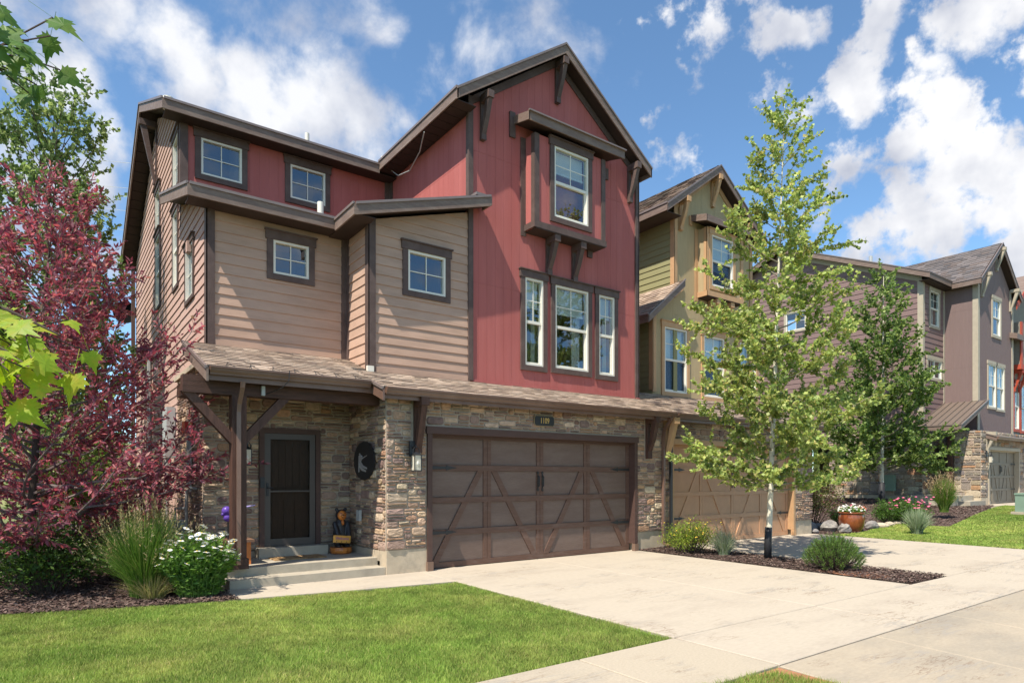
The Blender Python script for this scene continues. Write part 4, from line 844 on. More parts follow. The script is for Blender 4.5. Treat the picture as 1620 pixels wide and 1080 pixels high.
q = MB(); q.box(29.95, 30.3, 11.55, 15.7, 3.5, 3.62); q.build('stone_sill', m_found, H3); q = MB(); q.box(29.98, 30.2, 11.58, 25, .2, .8); q.build('foundation', m_found, H3)
q = MB(); q.box(30.48, 31.25, 9.64, 10.6, .2, G3Z+.3); q.build('foundation', m_found, H3)
q = MB(); q.box(35.0, 36.8, 9.64, 10, .2, G3Z+.3); q.build('foundation', m_found, H3)
q = MB(); q.box(31.22, 32.13, 11.66, 11.72, .9, 3.0); q.build('front_door', m_door, H3)
q = MB(); q.box(30.35, 30.5, 10.62, 10.8, .7, 3.4); q.build('porch_post', m_wood, H3)
FG3 = F('front', 9.66)
garage_opening(FG3, 31.35, 34.9, 2.73, H3, m_bt, m_bt, z0=G3Z); garage_door(FG3, 31.35, 34.9, 2.72, H3, m_g3, m_g3, z0=G3Z+.01)
bracket(FG3, 31.05, 3.45, .8, .36, .15, H3, m_bt)
q = MB(); slab(q, [(29.4, 10.0, 3.68), (32.4, 10.0, 4.9), (32.4, 11.65, 4.9), (29.4, 11.65, 3.68)], .08); mr = q.build('porch_roof', m_metal, H3)
for i in range(7):
    y = 10.05+i*.26; q = MB(); q.hull8([(29.4, y, 3.68), (29.4, y+.03, 3.68), (29.4, y+.03, 3.73), (29.4, y, 3.73)], [(32.39, y, 4.9), (32.39, y+.03, 4.9), (32.39, y+.03, 4.95), (32.39, y, 4.95)]); q.build('standing_seam', m_metal, mr)
fb((29.4, 10.0, 3.7), (32.4, 10.0, 4.92), (0,-1,0), .2, mr, m=m_fascia); fb((29.4, 9.97, 3.7), (29.4, 11.65, 3.7), (-1,0,0), .2, mr, m=m_fascia)
q = MB(); slab(q, [(31.0, 9.3, 3.25), (41.8, 9.3, 3.25), (41.8, 10.45, 3.65), (31.0, 10.45, 3.65)], .1); pr3 = q.build('pent_roof', m_metal, H3)
gut((31.0, 9.3, 3.25), (37, 9.3, 3.25), (0,-1,0), pr3); fb((31.0, 9.27, 3.25), (31.0, 10.4, 3.65), (-1,0,0), .18, pr3)
q = MB(); q.box(28.6, 30.5, 9.9, 11.5, .2, .86); q.build('porch_slab', m_conc, H3); q = MB(); q.box(28.9, 30.5, 9.5, 9.9, .2, .66); q.box(28.2, 28.6, 9.9, 11.4, .2, .66); q.build('porch_step', m_conc, H3)
# ------------------------------------------------------------------ townhouse 4 (brick red trim, at the right edge)
H4 = thing('townhouse', 'grey and brick red trimmed townhouse at the right edge, beyond the plum one', 'townhouse', (39, 10.6, G3Z))
C4 = F('front', 10.62); p4 = [(36.9, 3.4), (41.6, 3.4), (41.6, 9.6), (39.2, 11.3), (36.9, 9.6)]
w41 = w3(C4, 1604.0, 1611.2, 606, 680-2); w42 = (w41[1]+.35, w41[1]+1.2, w41[2]-.05, w41[3]-.0)
wall('front_wall', C4, [p4], [w41, w42], m_grey4, H4); wall('garage_wall', F('front', 9.9), [[(36.85, .4), (41.6, .4), (41.6, 3.4), (36.85, 3.4)]], [], m_mortar, H4); wall('rear_wall', F('front', 20), [[(36.9, 0), (41.6, 0), (41.6, 9), (36.9, 9)]], [], m_grey4, H4)
wall('side_wall', F('right', 41.6), [[(10.6, 0), (20, 0), (20, 9.5), (10.6, 9.5)]], [], m_grey4, H4)
for w_ in (w41, w42): window(C4, *w_, H4, m_or, 'hung', blind=.4, tw=.14)
q = MB(); q.box(37.4, 39.8, 10.25, 10.6, 6.9, 9.0); by = q.build('bay_box', m_grey4, H4)
q = MB(); q.box(37.36, 39.84, 10.21, 10.6, 6.75, 6.98); q.build('skirt_board', m_or, by)
q = MB(); q.box(37.36, 37.6, 10.21, 10.26, 6.98, 9.0); q.build('corner_board', m_or, by)
bracket(C4, 37.7, 6.74, 1.0, .4, .16, H4, m_or); bracket(C4, 38.4, 6.74, 1.0, .4, .16, H4, m_or)
q = MB(); slab(q, [(36.6, 10.2, 9.7), (39.2, 10.2, 11.6), (39.2, 20, 11.6), (36.6, 20, 9.7)], .12); slab(q, [(39.2, 10.2, 11.6), (42, 10.2, 9.7), (42, 20, 9.7), (39.2, 20, 11.6)], .12); r4 = q.build('main_roof', m_shingle and m_fascia, H4)
fb((36.6, 10.2, 9.7), (39.2, 10.2, 11.6), (0,-1,0), .26, r4, m=m_or, edge=False); fb((39.2, 10.2, 11.6), (42, 10.2, 9.7), (0,-1,0), .26, r4, m=m_or, edge=False)
q = MB(); slab(q, [(36.4, 10.1, 8.3), (37.5, 10.1, 8.3), (37.5, 10.6, 8.45), (36.4, 10.6, 8.45)], .25); q.build('porch_roof', m_fascia, H4)
# ------------------------------------------------------------------ ground
def sstep(x): x = max(0, min(1, x)); return x*x*(3-2*x)
def gz(x, y): return .47*sstep((x-18.2)/11.5)+.16*sstep((y-9.5)/3.5)*sstep((x-20)/4)*sstep((33-x)/3)
def atg(px, py):
    p = at(px, py, z=.1)
    for _ in range(25): p = at(px, py, z=gz(p.x, p.y))
    return p
def sheet(name, poly, z, m, parent=None):
    me = bpy.data.meshes.new(name); me.from_pydata([(x, y, z) for x, y in poly], [], [tuple(range(len(poly)))]); return link(name, me, parent, m)
g = struct(sheet('ground', [(-600, -600), (900, -600), (900, 900), (-600, 900)], -.16, m_field))
def slabs(name, cells, m, top=0.0, th=.10, bev=.008, zf=None):
    root = None; first = True
    for (a, b, c, d) in cells:
        q = MB(); e = .009
        zt = (lambda x, y: top+(zf(x, y) if zf else 0))
        pts = [(a+e, c+e), (b-e, c+e), (b-e, d-e), (a+e, d-e)]
        lo = [Vector((x, y, zt(x, y)-th)) for x, y in pts]; hi = [Vector((x, y, zt(x, y)-bev)) for x, y in pts]
        cx, cy = (a+b)/2, (c+d)/2; tp = [Vector((x+(bev if x < cx else -bev), y+(bev if y < cy else -bev), zt(x, y))) for x, y in pts]
        b0 = len(q.v); q.v += [tuple(v) for v in lo+hi+tp]
        for s in (0, 4):
            for k in range(4): q.face([b0+s+k, b0+s+(k+1) % 4, b0+s+4+(k+1) % 4, b0+s+4+k])
        q.face([b0+8, b0+9, b0+10, b0+11])
        yield q, m
def lay(name, cells, m, top=0.0, zf=None):
    root = None
    for q, mm in slabs(name, cells, m, top, zf=zf):
        if root is None: root = struct(q.build(name, mm)); 
        else: q.build('concrete_slab', mm, root)
    return root
DX0, DX1 = 5.05, 10.42
lay('driveway', [(DX0, 7.72, 4.19, 6.95), (7.72, DX1, 4.19, 6.95), (DX0, 7.72, 6.95, 9.80), (7.72, DX1, 6.95, 9.80)], m_drive)
lay('driveway', [(11.80, 14.65, 4.19, 6.95), (14.65, 17.5, 4.19, 6.95), (11.80, 14.65, 6.95, 9.80), (14.65, 17.5, 6.95, 9.80)], m_drive)
lay('driveway', [(30.6, 35.2, 7.0, 9.8), (30.6, 35.2, 4.3, 7.0), (35.2, 44, 4.3, 9.8)], m_drive, top=G3Z)
sx = [-9.36+1.64*i for i in range(0, 9)]
lay('sidewalk', [(sx[i], sx[i+1], 3.05, 4.19) for i in range(len(sx)-1)] + [(sx[-1], 5.17-.13, 3.05, 4.19)] if sx[-1] < 5.0 else [(sx[i], sx[i+1], 3.05, 4.19) for i in range(len(sx)-1)], m_walk)
lay('sidewalk', [(5.05, 7.72, 3.05, 4.19), (7.72, 10.42, 3.05, 4.19), (10.42, 13.1, 3.05, 4.19), (13.1, 15.8, 3.05, 4.19), (15.8, 18.4, 3.05, 4.19)], m_drive, top=.0)
lay('driveway_apron', [(5.02, 6.75, .9, 3.05), (6.75, 8.5, .9, 3.05), (8.5, 11.1, .9, 3.05), (11.1, 13.7, .9, 3.05), (13.7, 16.5, .9, 3.05), (16.5, 19, .9, 3.05)], m_apron, top=-.004, zf=lambda x, y: -.035*max(0, 3.05-y))
lay('kerb', [(-20+4*i, -16+4*i, .45, .9) for i in range(6)]+[(4+4*i, 8+4*i, .45, .9) for i in range(6)], m_walk, top=-.09)
struct(sheet('road', [(-80, -9), (120, -9), (120, .45), (-80, .45)], -.12, mat('asphalt', (.06,.06,.06), .9, .2, 30, .5, 80)))
struct(sheet('joint_filler', [(-12, .9), (19, .9), (19, 3.05), (19, 9.8), (2, 9.8), (2, 3.05), (-12, 3.05)], -.085, m_soil))
# walkway in front of the porch
walk = [(2.0, 8.86), (3.4, 8.63), (5.045, 8.42), (5.045, 9.655), (2.0, 9.655)]
q = MB(); a = [Vector((x, y, -.1)) for x, y in walk]; q.hull8(a, [v+Vector((0,0,.1)) for v in a]); wk = struct(q.build('walkway', m_drive))
# beds and lawns
def flat(name, poly, z, m, step=None, zf=None, bump=.02):
    """gridded ground patch clipped to a convex-ish polygon"""
    xs = [p[0] for p in poly]; ys = [p[1] for p in poly]; st = step or .4; vs = []; fs = []; idx = {}
    def inside(x, y):
        c = False; n = len(poly)
        for i in range(n):
            x1, y1 = poly[i]; x2, y2 = poly[(i+1) % n]
            if (y1 > y) != (y2 > y) and x < (x2-x1)*(y-y1)/(y2-y1)+x1: c = not c
        return c
    return inside
def patch(name, poly, z, m, zf=None, kind='structure'):
    bm = bmesh.new(); vs = [bm.verts.new((x, y, 0)) for x, y in poly]; bm.faces.new(vs)
    if zf:
        xs = [p[0] for p in poly]; ys = [p[1] for p in poly]; s = .5
        x = min(xs)
        while x < max(xs): bmesh.ops.bisect_plane(bm, geom=bm.verts[:]+bm.edges[:]+bm.faces[:], plane_co=(x, 0, 0), plane_no=(1, 0, 0)); x += s
        y = min(ys)
        while y < max(ys): bmesh.ops.bisect_plane(bm, geom=bm.verts[:]+bm.edges[:]+bm.faces[:], plane_co=(0, y, 0), plane_no=(0, 1, 0)); y += s
    for v in bm.verts: v.co.z = z+(zf(v.co.x, v.co.y) if zf else 0)
    me = bpy.data.meshes.new(name); bm.to_mesh(me); bm.free(); o = link(name, me, None, m); o['kind'] = kind; return o
def inpoly(poly, x, y):
    c = np.zeros(x.shape, bool); n = len(poly)
    for i in range(n):
        x1, y1 = poly[i]; x2, y2 = poly[(i+1) % n]
        if y1 == y2: continue
        k = ((y1 > y) != (y2 > y)) & (x < (x2-x1)*(y-y1)/(y2-y1)+x1); c ^= k
    return c
lawn1 = [(-6.5, 4.20), (5.035, 4.20), (5.03, 8.36), (4.0, 8.50), (2.02, 8.80), (.8, 9.12), (-.5, 9.55), (-2.2, 10.1), (-6.5, 11.0)]
bed1 = [(-9, 10.2), (-6.5, 11.0), (-2.2, 10.1), (-.5, 9.55), (.8, 9.12), (2.0, 8.80), (2.0, 22.5), (2.0, 26), (-9, 26)]
strip1 = [(-9, .92), (5.0, .92), (5.0, 3.04), (-9, 3.04)]
island = [(10.43, 4.21), (11.79, 4.21), (11.79, 9.7), (10.43, 9.7)]
edge = [atg(1356, 843), atg(1397, 832.5), atg(1428.5, 828), atg(1464.7, 821), atg(1500.8, 812.6), atg(1560, 806.6)]
lawn2 = [(17.52, 4.2), (30.5, 4.2), (30.5, 8.9)]+[(p.x, p.y) for p in edge[::-1]]+[(17.52, 9.0)]
bed2 = [(17.62, 9.3)]+[(p.x, p.y) for p in edge]+[(30.5, 9.2), (30.5, 18), (17.62, 18)]
patch('lawn_soil', lawn1, -.03, m_lawn); patch('lawn_soil', strip1, -.03, m_lawn); patch('lawn_soil', lawn2, -.02, m_lawn, zf=gz)
patch('mulch_bed', bed1, -.02, m_soil); patch('mulch_bed', island, -.02, m_soil); patch('mulch_bed', bed2, -.01, m_soil, zf=gz)
patch('verge', [(19, .92), (44, .92), (44, 4.2), (19, 4.2)], -.04, m_lawn, zf=lambda x, y: gz(x, y)*sstep((y-1)/3))
# ------------------------------------------------------------------ grass blades
def fast_mesh(name, V, Fc, cols, m, parent=None, kind=None, smooth=False):
    """V (n,3) float, Fc (k,s) int constant-size faces, cols (k,3)"""
    me = bpy.data.meshes.new(name); k, s = Fc.shape
    me.vertices.add(len(V)); me.vertices.foreach_set('co', V.astype(np.float32).ravel())
    me.loops.add(k*s); me.loops.foreach_set('vertex_index', Fc.astype(np.int32).ravel())
    me.polygons.add(k); me.polygons.foreach_set('loop_start', np.arange(0, k*s, s, dtype=np.int32)); me.polygons.foreach_set('loop_total', np.full(k, s, dtype=np.int32))
    if cols is not None:
        a = me.attributes.new('col', 'FLOAT_COLOR', 'FACE'); c4 = np.ones((k, 4), np.float32); c4[:, :3] = cols; a.data.foreach_set('color', c4.ravel())
    me.update(calc_edges=True)
    o = link(name, me, parent, m, smooth)
    if kind: o['kind'] = kind
    return o
def vnoise(x, y, s, seed=0):
    r = np.random.default_rng(seed); g_ = r.random((64, 64)); X = x*s; Y = y*s; xi = np.floor(X).astype(int); yi = np.floor(Y).astype(int); fx = X-xi; fy = Y-yi; fx = fx*fx*(3-2*fx); fy = fy*fy*(3-2*fy)
    G_ = lambda a, b: g_[a % 64, b % 64]
    return (G_(xi, yi)*(1-fx)+G_(xi+1, yi)*fx)*(1-fy)+(G_(xi, yi+1)*(1-fx)+G_(xi+1, yi+1)*fx)*fy
def grass(name, poly, dens, h, w, zf=None, zb=-.03, box=None, far=None):
    xs = [p[0] for p in poly]; ys = [p[1] for p in poly]; x0, x1, y0, y1 = box or (min(xs), max(xs), min(ys), max(ys)); n = int((x1-x0)*(y1-y0)*dens)
    x = NR.uniform(x0, x1, n); y = NR.uniform(y0, y1, n); k = inpoly(poly, x, y); x, y = x[k], y[k]
    if far: 
        dist = np.hypot(x, y); k = NR.random(len(x)) < np.clip(far/dist, 0, 1)**1.6; x, y = x[k], y[k]
    n = len(x); z = np.full(n, zb)
    if zf: z = z+np.array([zf(a, b) for a, b in zip(x, y)])
    pat = vnoise(x, y, 1.3, 1)*.6+vnoise(x, y, 4, 2)*.4; pat2 = vnoise(x, y, .7, 3); str_ = .5+.5*np.sin((x*.35+y)*5.2)
    x = x+NR.normal(0, .012, n); y = y+NR.normal(0, .012, n); pat3 = vnoise(x, y, 9, 7); hh = h*NR.uniform(.5, 1.2, n)*(.7+.3*pat+.35*pat3); ang = NR.uniform(0, 2*np.pi, n); lean = NR.uniform(.1, .9, n)*hh; la = NR.uniform(0, 2*np.pi, n)
    dist = np.hypot(x, y); ww = w*NR.uniform(.7, 1.3, n)*np.clip(dist/7, 1, 4)
    dx, dy = np.cos(ang)*ww/2, np.sin(ang)*ww/2; lx, ly = np.cos(la)*lean, np.sin(la)*lean
    V = np.empty((n, 5, 3)); V[:, 0] = np.c_[x-dx, y-dy, z]; V[:, 1] = np.c_[x+dx, y+dy, z]
    V[:, 2] = np.c_[x+dx*.75+lx*.4, y+dy*.75+ly*.4, z+hh*.6]; V[:, 3] = np.c_[x-dx*.75+lx*.4, y-dy*.75+ly*.4, z+hh*.6]; V[:, 4] = np.c_[x+lx, y+ly, z+hh]
    b = np.arange(n)[:, None]*5
    T = np.concatenate([b+np.array([[0, 1, 2]]), b+np.array([[0, 2, 3]]), b+np.array([[3, 2, 4]])])
    base = np.array([.22, .33, .06]); yel = np.array([.42, .44, .12]); dk = np.array([.13, .25, .045]); dry = np.array([.55, .45, .2])
    t = np.clip(pat*1.1+NR.normal(0, .22, n)-.15, 0, 1)[:, None]; c = base*(1-t)+yel*t; c = c*(1-.0)+0; d = (np.clip(pat2-.5, 0, 1)*1.2*NR.random(n))[:, None]; c = c*(1-d)+dk*d
    k = NR.random(n) < (.03+.10*np.clip(pat-.6, 0, 1)*3); c[k] = dry*NR.uniform(.6, 1.1, (k.sum(), 1)); c *= (.78+.44*pat3)[:, None]; c *= (.84+.32*(vnoise(x, y, .45, 5))*.9+.10*(str_-.5))[:, None]
    return fast_mesh(name, V.reshape(-1, 3), T, np.concatenate([c, c, c]), m_grass, None, 'stuff')
o = grass('lawn_grass', lawn1, 14500, .040, .0042, box=(-2.2, 5.04, 4.2, 10.2)); o['label'] = 'mown green lawn in front of the porch and daisies'
strip1v = [(3.0, 1.9), (4.98, 1.9), (4.98, 3.0), (3.2, 3.03)]
o = grass('verge_grass', [(2.2, 1.6), (4.86, 1.9), (4.93, 2.5), (4.80, 2.97), (4.2, 3.05), (2.2, 3.05)], 12000, .07, .0045)
o = grass('lawn_grass', lawn2, 3600, .045, .008, zf=gz, zb=-.02)
sheet_d = patch('bare_dirt', [(4.55, 2.75), (4.98, 2.2), (5.0, 3.03), (4.5, 3.03), (4.3, 2.98)], -.012, m_dirt)
patch('bare_dirt', [(10.46, 4.75), (10.8, 4.62), (11.1, 4.9), (11.15, 5.5), (10.9, 5.8), (10.6, 5.75), (10.44, 5.2)], .012, m_dirt)
def chips(name, poly, n, s, zf=None, zb=-.01):
    xs = [p[0] for p in poly]; ys = [p[1] for p in poly]; x = NR.uniform(min(xs), max(xs), n*2); y = NR.uniform(min(ys), max(ys), n*2); k = inpoly(poly, x, y); x, y = x[k][:n], y[k][:n]; n = len(x)
    z = zb+NR.uniform(0, .03, n)
    if zf: z = z+np.array([zf(a, b) for a, b in zip(x, y)])
    ln = s*NR.uniform(.5, 1.6, n); wd_ = s*NR.uniform(.2, .5, n); a = NR.uniform(0, 2*np.pi, n); t1, t2 = NR.uniform(-.35, .35, n), NR.uniform(-.5, .5, n)
    ux, uy = np.cos(a), np.sin(a); V = np.empty((n, 4, 3))
    for i, (p, q_) in enumerate(((-1,-1),(1,-1),(1,1),(-1,1))):
        V[:, i] = np.c_[x+ux*p*ln/2-uy*q_*wd_/2, y+uy*p*ln/2+ux*q_*wd_/2, z+.012+p*ln/2*t1+q_*wd_/2*t2]
    Fc = np.arange(n)[:, None]*4+np.array([[0,1,2,3]])
    pal = np.array([(.075,.045,.038),(.11,.07,.055),(.05,.035,.03),(.15,.10,.085),(.20,.145,.115),(.09,.05,.04)]); c = pal[NR.integers(0, len(pal), n)]*NR.uniform(.7, 1.3, (n, 1))
    return fast_mesh(name, V.reshape(-1, 3), Fc, c, m_mulch, None, 'stuff')
chips('mulch_chips', [(-2.6, 9.9), (-.5, 9.5), (.8, 9.1), (2.0, 8.78), (2.0, 13), (-3, 13)], 26000, .045); chips('mulch_chips', island, 16000, .04); chips('mulch_chips', bed2, 22000, .07, zf=gz)
# hillside far left and behind
hv = []; hf = []; nx, ny = 60, 24
for j in range(ny):
    for i in range(nx):
        x = -160+i*7; y = 30+j*9; h = 46*sstep((y-34)/150)*sstep((30-x)/60)+R.uniform(-.5, .5)-.2
        hv.append((x, y, h-.2))
for j in range(ny-1):
    for i in range(nx-1): hf.append((j*nx+i, j*nx+i+1, (j+1)*nx+i+1, (j+1)*nx+i))
me = bpy.data.meshes.new('hillside'); me.from_pydata(hv, [], hf); struct(link('hillside', me, None, mat('scrub hillside', (.23,.23,.085), .95, .35, .5, .0, 3, col2=(.11,.15,.05), c2scale=.22), True))
# ------------------------------------------------------------------ vegetation
def leaf_cloud(P, D, size, aspect, cols, name, parent, m, curl=.25, droop=.0, fold=.2, wide=.5, tags=None, jit=.0):
    """P (n,3) stems, D (n,3) direction each leaf points; 2 quads-ish (4 tris) folded leaf"""
    n = len(P); D = D/np.linalg.norm(D, axis=1)[:, None]; rv = NR.normal(size=(n, 3)); rv[:, 2] += 0; S = np.cross(D, rv); S /= np.linalg.norm(S, axis=1)[:, None]+1e-9
    Nn = np.cross(S, D); fl = np.where(Nn[:, 2:] < 0, -1, 1); Nn = Nn*fl
    L_ = size*NR.uniform(.65, 1.25, n)[:, None]; Wd = L_*aspect*.5
    V = np.empty((n, 4, 3)); V[:, 0] = P; V[:, 1] = P+D*L_*wide+S*Wd-Nn*Wd*fold; V[:, 2] = P+D*L_-Nn*L_*curl*NR.uniform(0, 1, (n, 1)); V[:, 3] = P+D*L_*wide-S*Wd-Nn*Wd*fold
    b = np.arange(n)[:, None]*4; T = np.concatenate([b+np.array([[0, 1, 2]]), b+np.array([[0, 2, 3]])])
    return fast_mesh(name, V.reshape(-1, 3), T, np.concatenate([cols, cols]), m, parent, 'stuff')
def mixcols(n, pal, wts, var=.2):
    pal = np.array(pal); c = pal[NR.choice(len(pal), n, p=np.array(wts)/sum(wts))]; return c*NR.uniform(1-var, 1+var, (n, 1))
def rnd(a, b): return R.uniform(a, b)
def tree(name, label, cat, base, H, prof, h0, nlimb, rise, leaf, pal, wts, trunk_r, bark, size, aspect, per_m=55, lean=(0,0), m_leaf_=None, twigs=9, twl=.42, group=None, crook=.12, seed=1, upturn=.5, droop=.3, squash=1.0, wide=.5, subt=True, top_sparse=0.0, bend=None, limb=None, lowp=.92):
    R.seed(seed); root = thing(name, label, cat, base, group); bx_, by_, bz_ = base
    tp = []
    for i in range(14):
        t = i/13; k = math.sin(t*5+seed)*.04*H*.25*t; tp.append(Vector((bx_+lean[0]*t+k, by_+lean[1]*t+k*.6, bz_-.05+H*t)))
    def trk(t): f = t*13; i = min(12, int(f)); return tp[i].lerp(tp[i+1], f-i)
    q = MB(); q.tube(tp, [trunk_r*(1-.93*(i/13)**.9) for i in range(14)], 10); q.build('trunk', bark, root, smooth=True)
    wood = MB(); LP = []; LD = []
    for i in range(nlimb):
        f = (i+.5+rnd(-.4, .4))/nlimb; t = h0+(1-h0)*f**lowp; t = min(t, .985); az = i*2.39996+rnd(-.5, .5); z = H*t
        ln = prof(t)*rnd(.72, 1.15)
        if ln < .05: continue
        el = rise+rnd(-.15, .2)+.5*t; d = Vector((math.cos(az)*math.cos(el), math.sin(az)*math.cos(el)*squash, math.sin(el))); p = trk(t); pts = [p.copy()]; r0 = min(trunk_r*.4, .006+ln*.0095)*(1-.4*t)
        ns = max(4, int(ln/.22))
        for k in range(ns):
            d = (d+Vector((rnd(-crook, crook), rnd(-crook, crook), rnd(-crook, crook)+upturn*.12))).normalized(); p = p+d*(ln/ns/max(.5, math.cos(el)*.9+.1)); pts.append(p.copy())
        wood.tube(pts, [r0*(1-.85*k/ns) for k in range(ns+1)], 5, cap=False)
        m_ = max(3, int(twigs*ln))
        for w in range(m_):
            s = rnd(.12, 1.0)**.8; f2 = s*ns; a = min(ns-1, int(f2)); o = pts[a].lerp(pts[a+1], f2-a); dd = (pts[a+1]-pts[a]).normalized()
            td = (dd*rnd(.2, .9)+Vector((rnd(-1, 1), rnd(-1, 1), rnd(-.6, .9)))*.75).normalized(); tl = twl*rnd(.5, 1.3)*(1.1-.4*s); tq = [o]
            for k in range(3):
                td = (td+Vector((rnd(-.2, .2), rnd(-.2, .2), rnd(-.12, .25)))).normalized(); tq.append(tq[-1]+td*tl/3)
            wood.tube(tq, [.005, .004, .003, .002], 3, cap=False)
            nl = int(per_m*tl*(1-top_sparse*t))
            for l in range(nl):
                f3 = (l+rnd(0, 1))/max(1, nl)*3; a = min(2, int(f3)); pp = tq[a].lerp(tq[a+1], f3-a); ld = (tq[a+1]-tq[a]).normalized()
                LP.append(pp+Vector((rnd(-.012, .012), rnd(-.012, .012), rnd(-.012, .012)))); LD.append(ld*leaf[0]+Vector((rnd(-1, 1), rnd(-1, 1), rnd(-1, 1)))*leaf[1]+Vector((0, 0, -droop)))
    stuff(wood.build('branches', limb or bark, root, fix=False))
    P_ = np.array([tuple(v) for v in LP]); D_ = np.array([tuple(v) for v in LD]); clump = vnoise(P_[:, 0]*1.0+P_[:, 2], P_[:, 1]+P_[:, 2]*.6, 2.2, seed)
    c = mixcols(len(P_), pal, wts)*(.8+.4*clump)[:, None]
    leaf_cloud(P_, D_, size, aspect, c, 'leaves', root, m_leaf_ or m_leaf, wide=wide)
    return root, len(P_)
def lerp_prof(tab):
    def f(t):
        for (a, b), (c, d) in zip(tab[:-1], tab[1:]):
            if a <= t <= c: return b+(d-b)*(t-a)/(c-a)
        return tab[-1][1]
    return f
m_limb = mat('grey brown twig bark', (.24,.21,.15), .85, .25, 15)
GREEN = [(.33,.40,.11),(.24,.32,.08),(.43,.47,.14),(.14,.21,.05),(.52,.45,.17)]
# aspen between the drives
asp, n_ = tree('aspen_tree', 'tall slender aspen with pale trunk in the mulch strip between the two driveways', 'tree', (11.40, 7.14, 0), 9.05,
     lerp_prof([(0, 1.5), (.12, 1.6), (.22, 1.9), (.36, 1.8), (.5, 1.6), (.62, 1.35), (.72, 1.0), (.82, .7), (.92, .45), (1, .2)]), .145, 96, -.02, (.5, .9), GREEN, [4, 3, 4, 1.3, 1], .062, m_aspen, .070, .95, per_m=98, lean=(.42, -.1), twigs=12.5, twl=.46, seed=5, droop=.35, wide=.42, top_sparse=.45, upturn=.55, limb=m_limb, crook=.2, lowp=1.3)
q = MB(); q.tube([(11.395, 7.14, -.02), (11.40, 7.14, .35), (11.412, 7.138, .62)], [.074, .070, .068], 12); q.build('trunk_wrap', m_wrap, asp, smooth=True)
p = (26.96, 11.9, .56)
asp2, n2_ = tree('aspen_tree', 'shorter aspen with black trunk wrap standing in the bed before the plum house', 'tree', p, 9.2,
     lerp_prof([(0, 1.8), (.15, 2.7), (.3, 2.6), (.42, 1.9), (.55, 1.7), (.7, 1.3), (.85, .8), (1, .15)]), .13, 74, -.02, (.5, .9), [(.20,.28,.07),(.14,.21,.05),(.27,.33,.09),(.09,.15,.035)], [3, 4, 2, 2.4], .085, m_aspen, .11, .9, per_m=58, lean=(.2, 0), twigs=9, twl=.75, seed=9, droop=.25, wide=.42, top_sparse=.3, upturn=.5, limb=m_limb, crook=.2, lowp=1.3)
q = MB(); q.tube([(26.96, 11.9, .4), (26.97, 11.9, 1.4)], [.12, .11], 12); q.build('trunk_wrap', m_wrap, asp2, smooth=True)
# red chokecherry at the left
RED = [(.34,.08,.10),(.22,.055,.08),(.45,.12,.13),(.15,.045,.07),(.47,.20,.17),(.32,.13,.16),(.20,.14,.08)]
red, n3_ = tree('chokecherry_tree', 'wide purple red leaved chokecherry tree at the left edge of the house', 'tree', (-.30, 11.6, 0), 5.6,
     lerp_prof([(0, 2.6), (.2, 2.85), (.42, 2.45), (.6, 1.75), (.75, 1.15), (.88, .8), (1, .35)]), .03, 108, -.03, (.9, .75), RED, [4, 4, 3, 2, 1, 3, .7], .075, m_bark, .095, .36, per_m=54, lean=(.35, -.1), twigs=7.6, twl=.55, crook=.2, lowp=1.2, seed=14, limb=mat('grey cherry twigs', (.16,.12,.11), .8, .25, 15), droop=.15, wide=.5, upturn=.75)
# green poplar behind it
pop, n4_ = tree('poplar_tree', 'loose green poplar rising behind the purple chokecherry', 'tree', (-.1, 16.6, 0), 9.4,
     lerp_prof([(0, 1.4), (.2, 2.2), (.5, 2.2), (.7, 1.9), (.85, 1.4), (1, .5)]), .14, 84, .3, (.5, .9), [(.24,.31,.11),(.16,.23,.075),(.30,.37,.14),(.09,.15,.045)], [3, 4, 2, 2], .12, m_bark, .10, .8, per_m=60, lean=(.1, .2), twigs=6.5, twl=.55, seed=21, droop=.1, wide=.45, upturn=1.4, top_sparse=.35)
pop2, _ = tree('poplar_tree', 'smaller green tree close against the far corner of the tan side wall', 'tree', (.75, 19.6, 0), 7.3,
     lerp_prof([(0, 1.0), (.3, 1.5), (.7, 1.3), (1, .5)]), .12, 40, .3, (.5, .9), [(.15,.20,.05),(.09,.14,.035),(.20,.24,.08)], [3, 3, 2], .10, m_bark, .11, .8, per_m=60, twigs=6, twl=.5, seed=23, droop=.1, wide=.45, upturn=1.2)
for k, (x, y, s, lab) in enumerate(((-4.5, 21, 6.5, 'round green tree behind the chokecherry, at the far left of the bed'), (-1.6, 27, 7.5, 'distant green tree on the slope behind the poplar'))):
    tree('leafy_tree', lab, 'tree', (x, y, .0), s, lerp_prof([(0, 1.6), (.4, 2.4), (.8, 1.6), (1, .5)]), .1, 34, .3, (.5, .9), [(.11,.17,.04),(.07,.12,.03),(.17,.22,.06)], [3, 3, 2], .12, m_bark, .16, .8, per_m=30, twigs=7, twl=.8, seed=31+k, droop=.1)
# street tree across the road, seen mirrored in the tall windows
tree('street_tree', 'green street tree on the far side of the road, mirrored in the tall windows', 'tree', (23.5, -9.5, 0), 8.8, lerp_prof([(0, 2), (.4, 2.7), (.7, 2.2), (1, .6)]), .22, 36, .3, (.5, .9), [(.10,.16,.04),(.07,.12,.03)], [1, 1], .16, m_bark, .19, .85, per_m=24, twigs=6, twl=.8, seed=44, droop=.1)
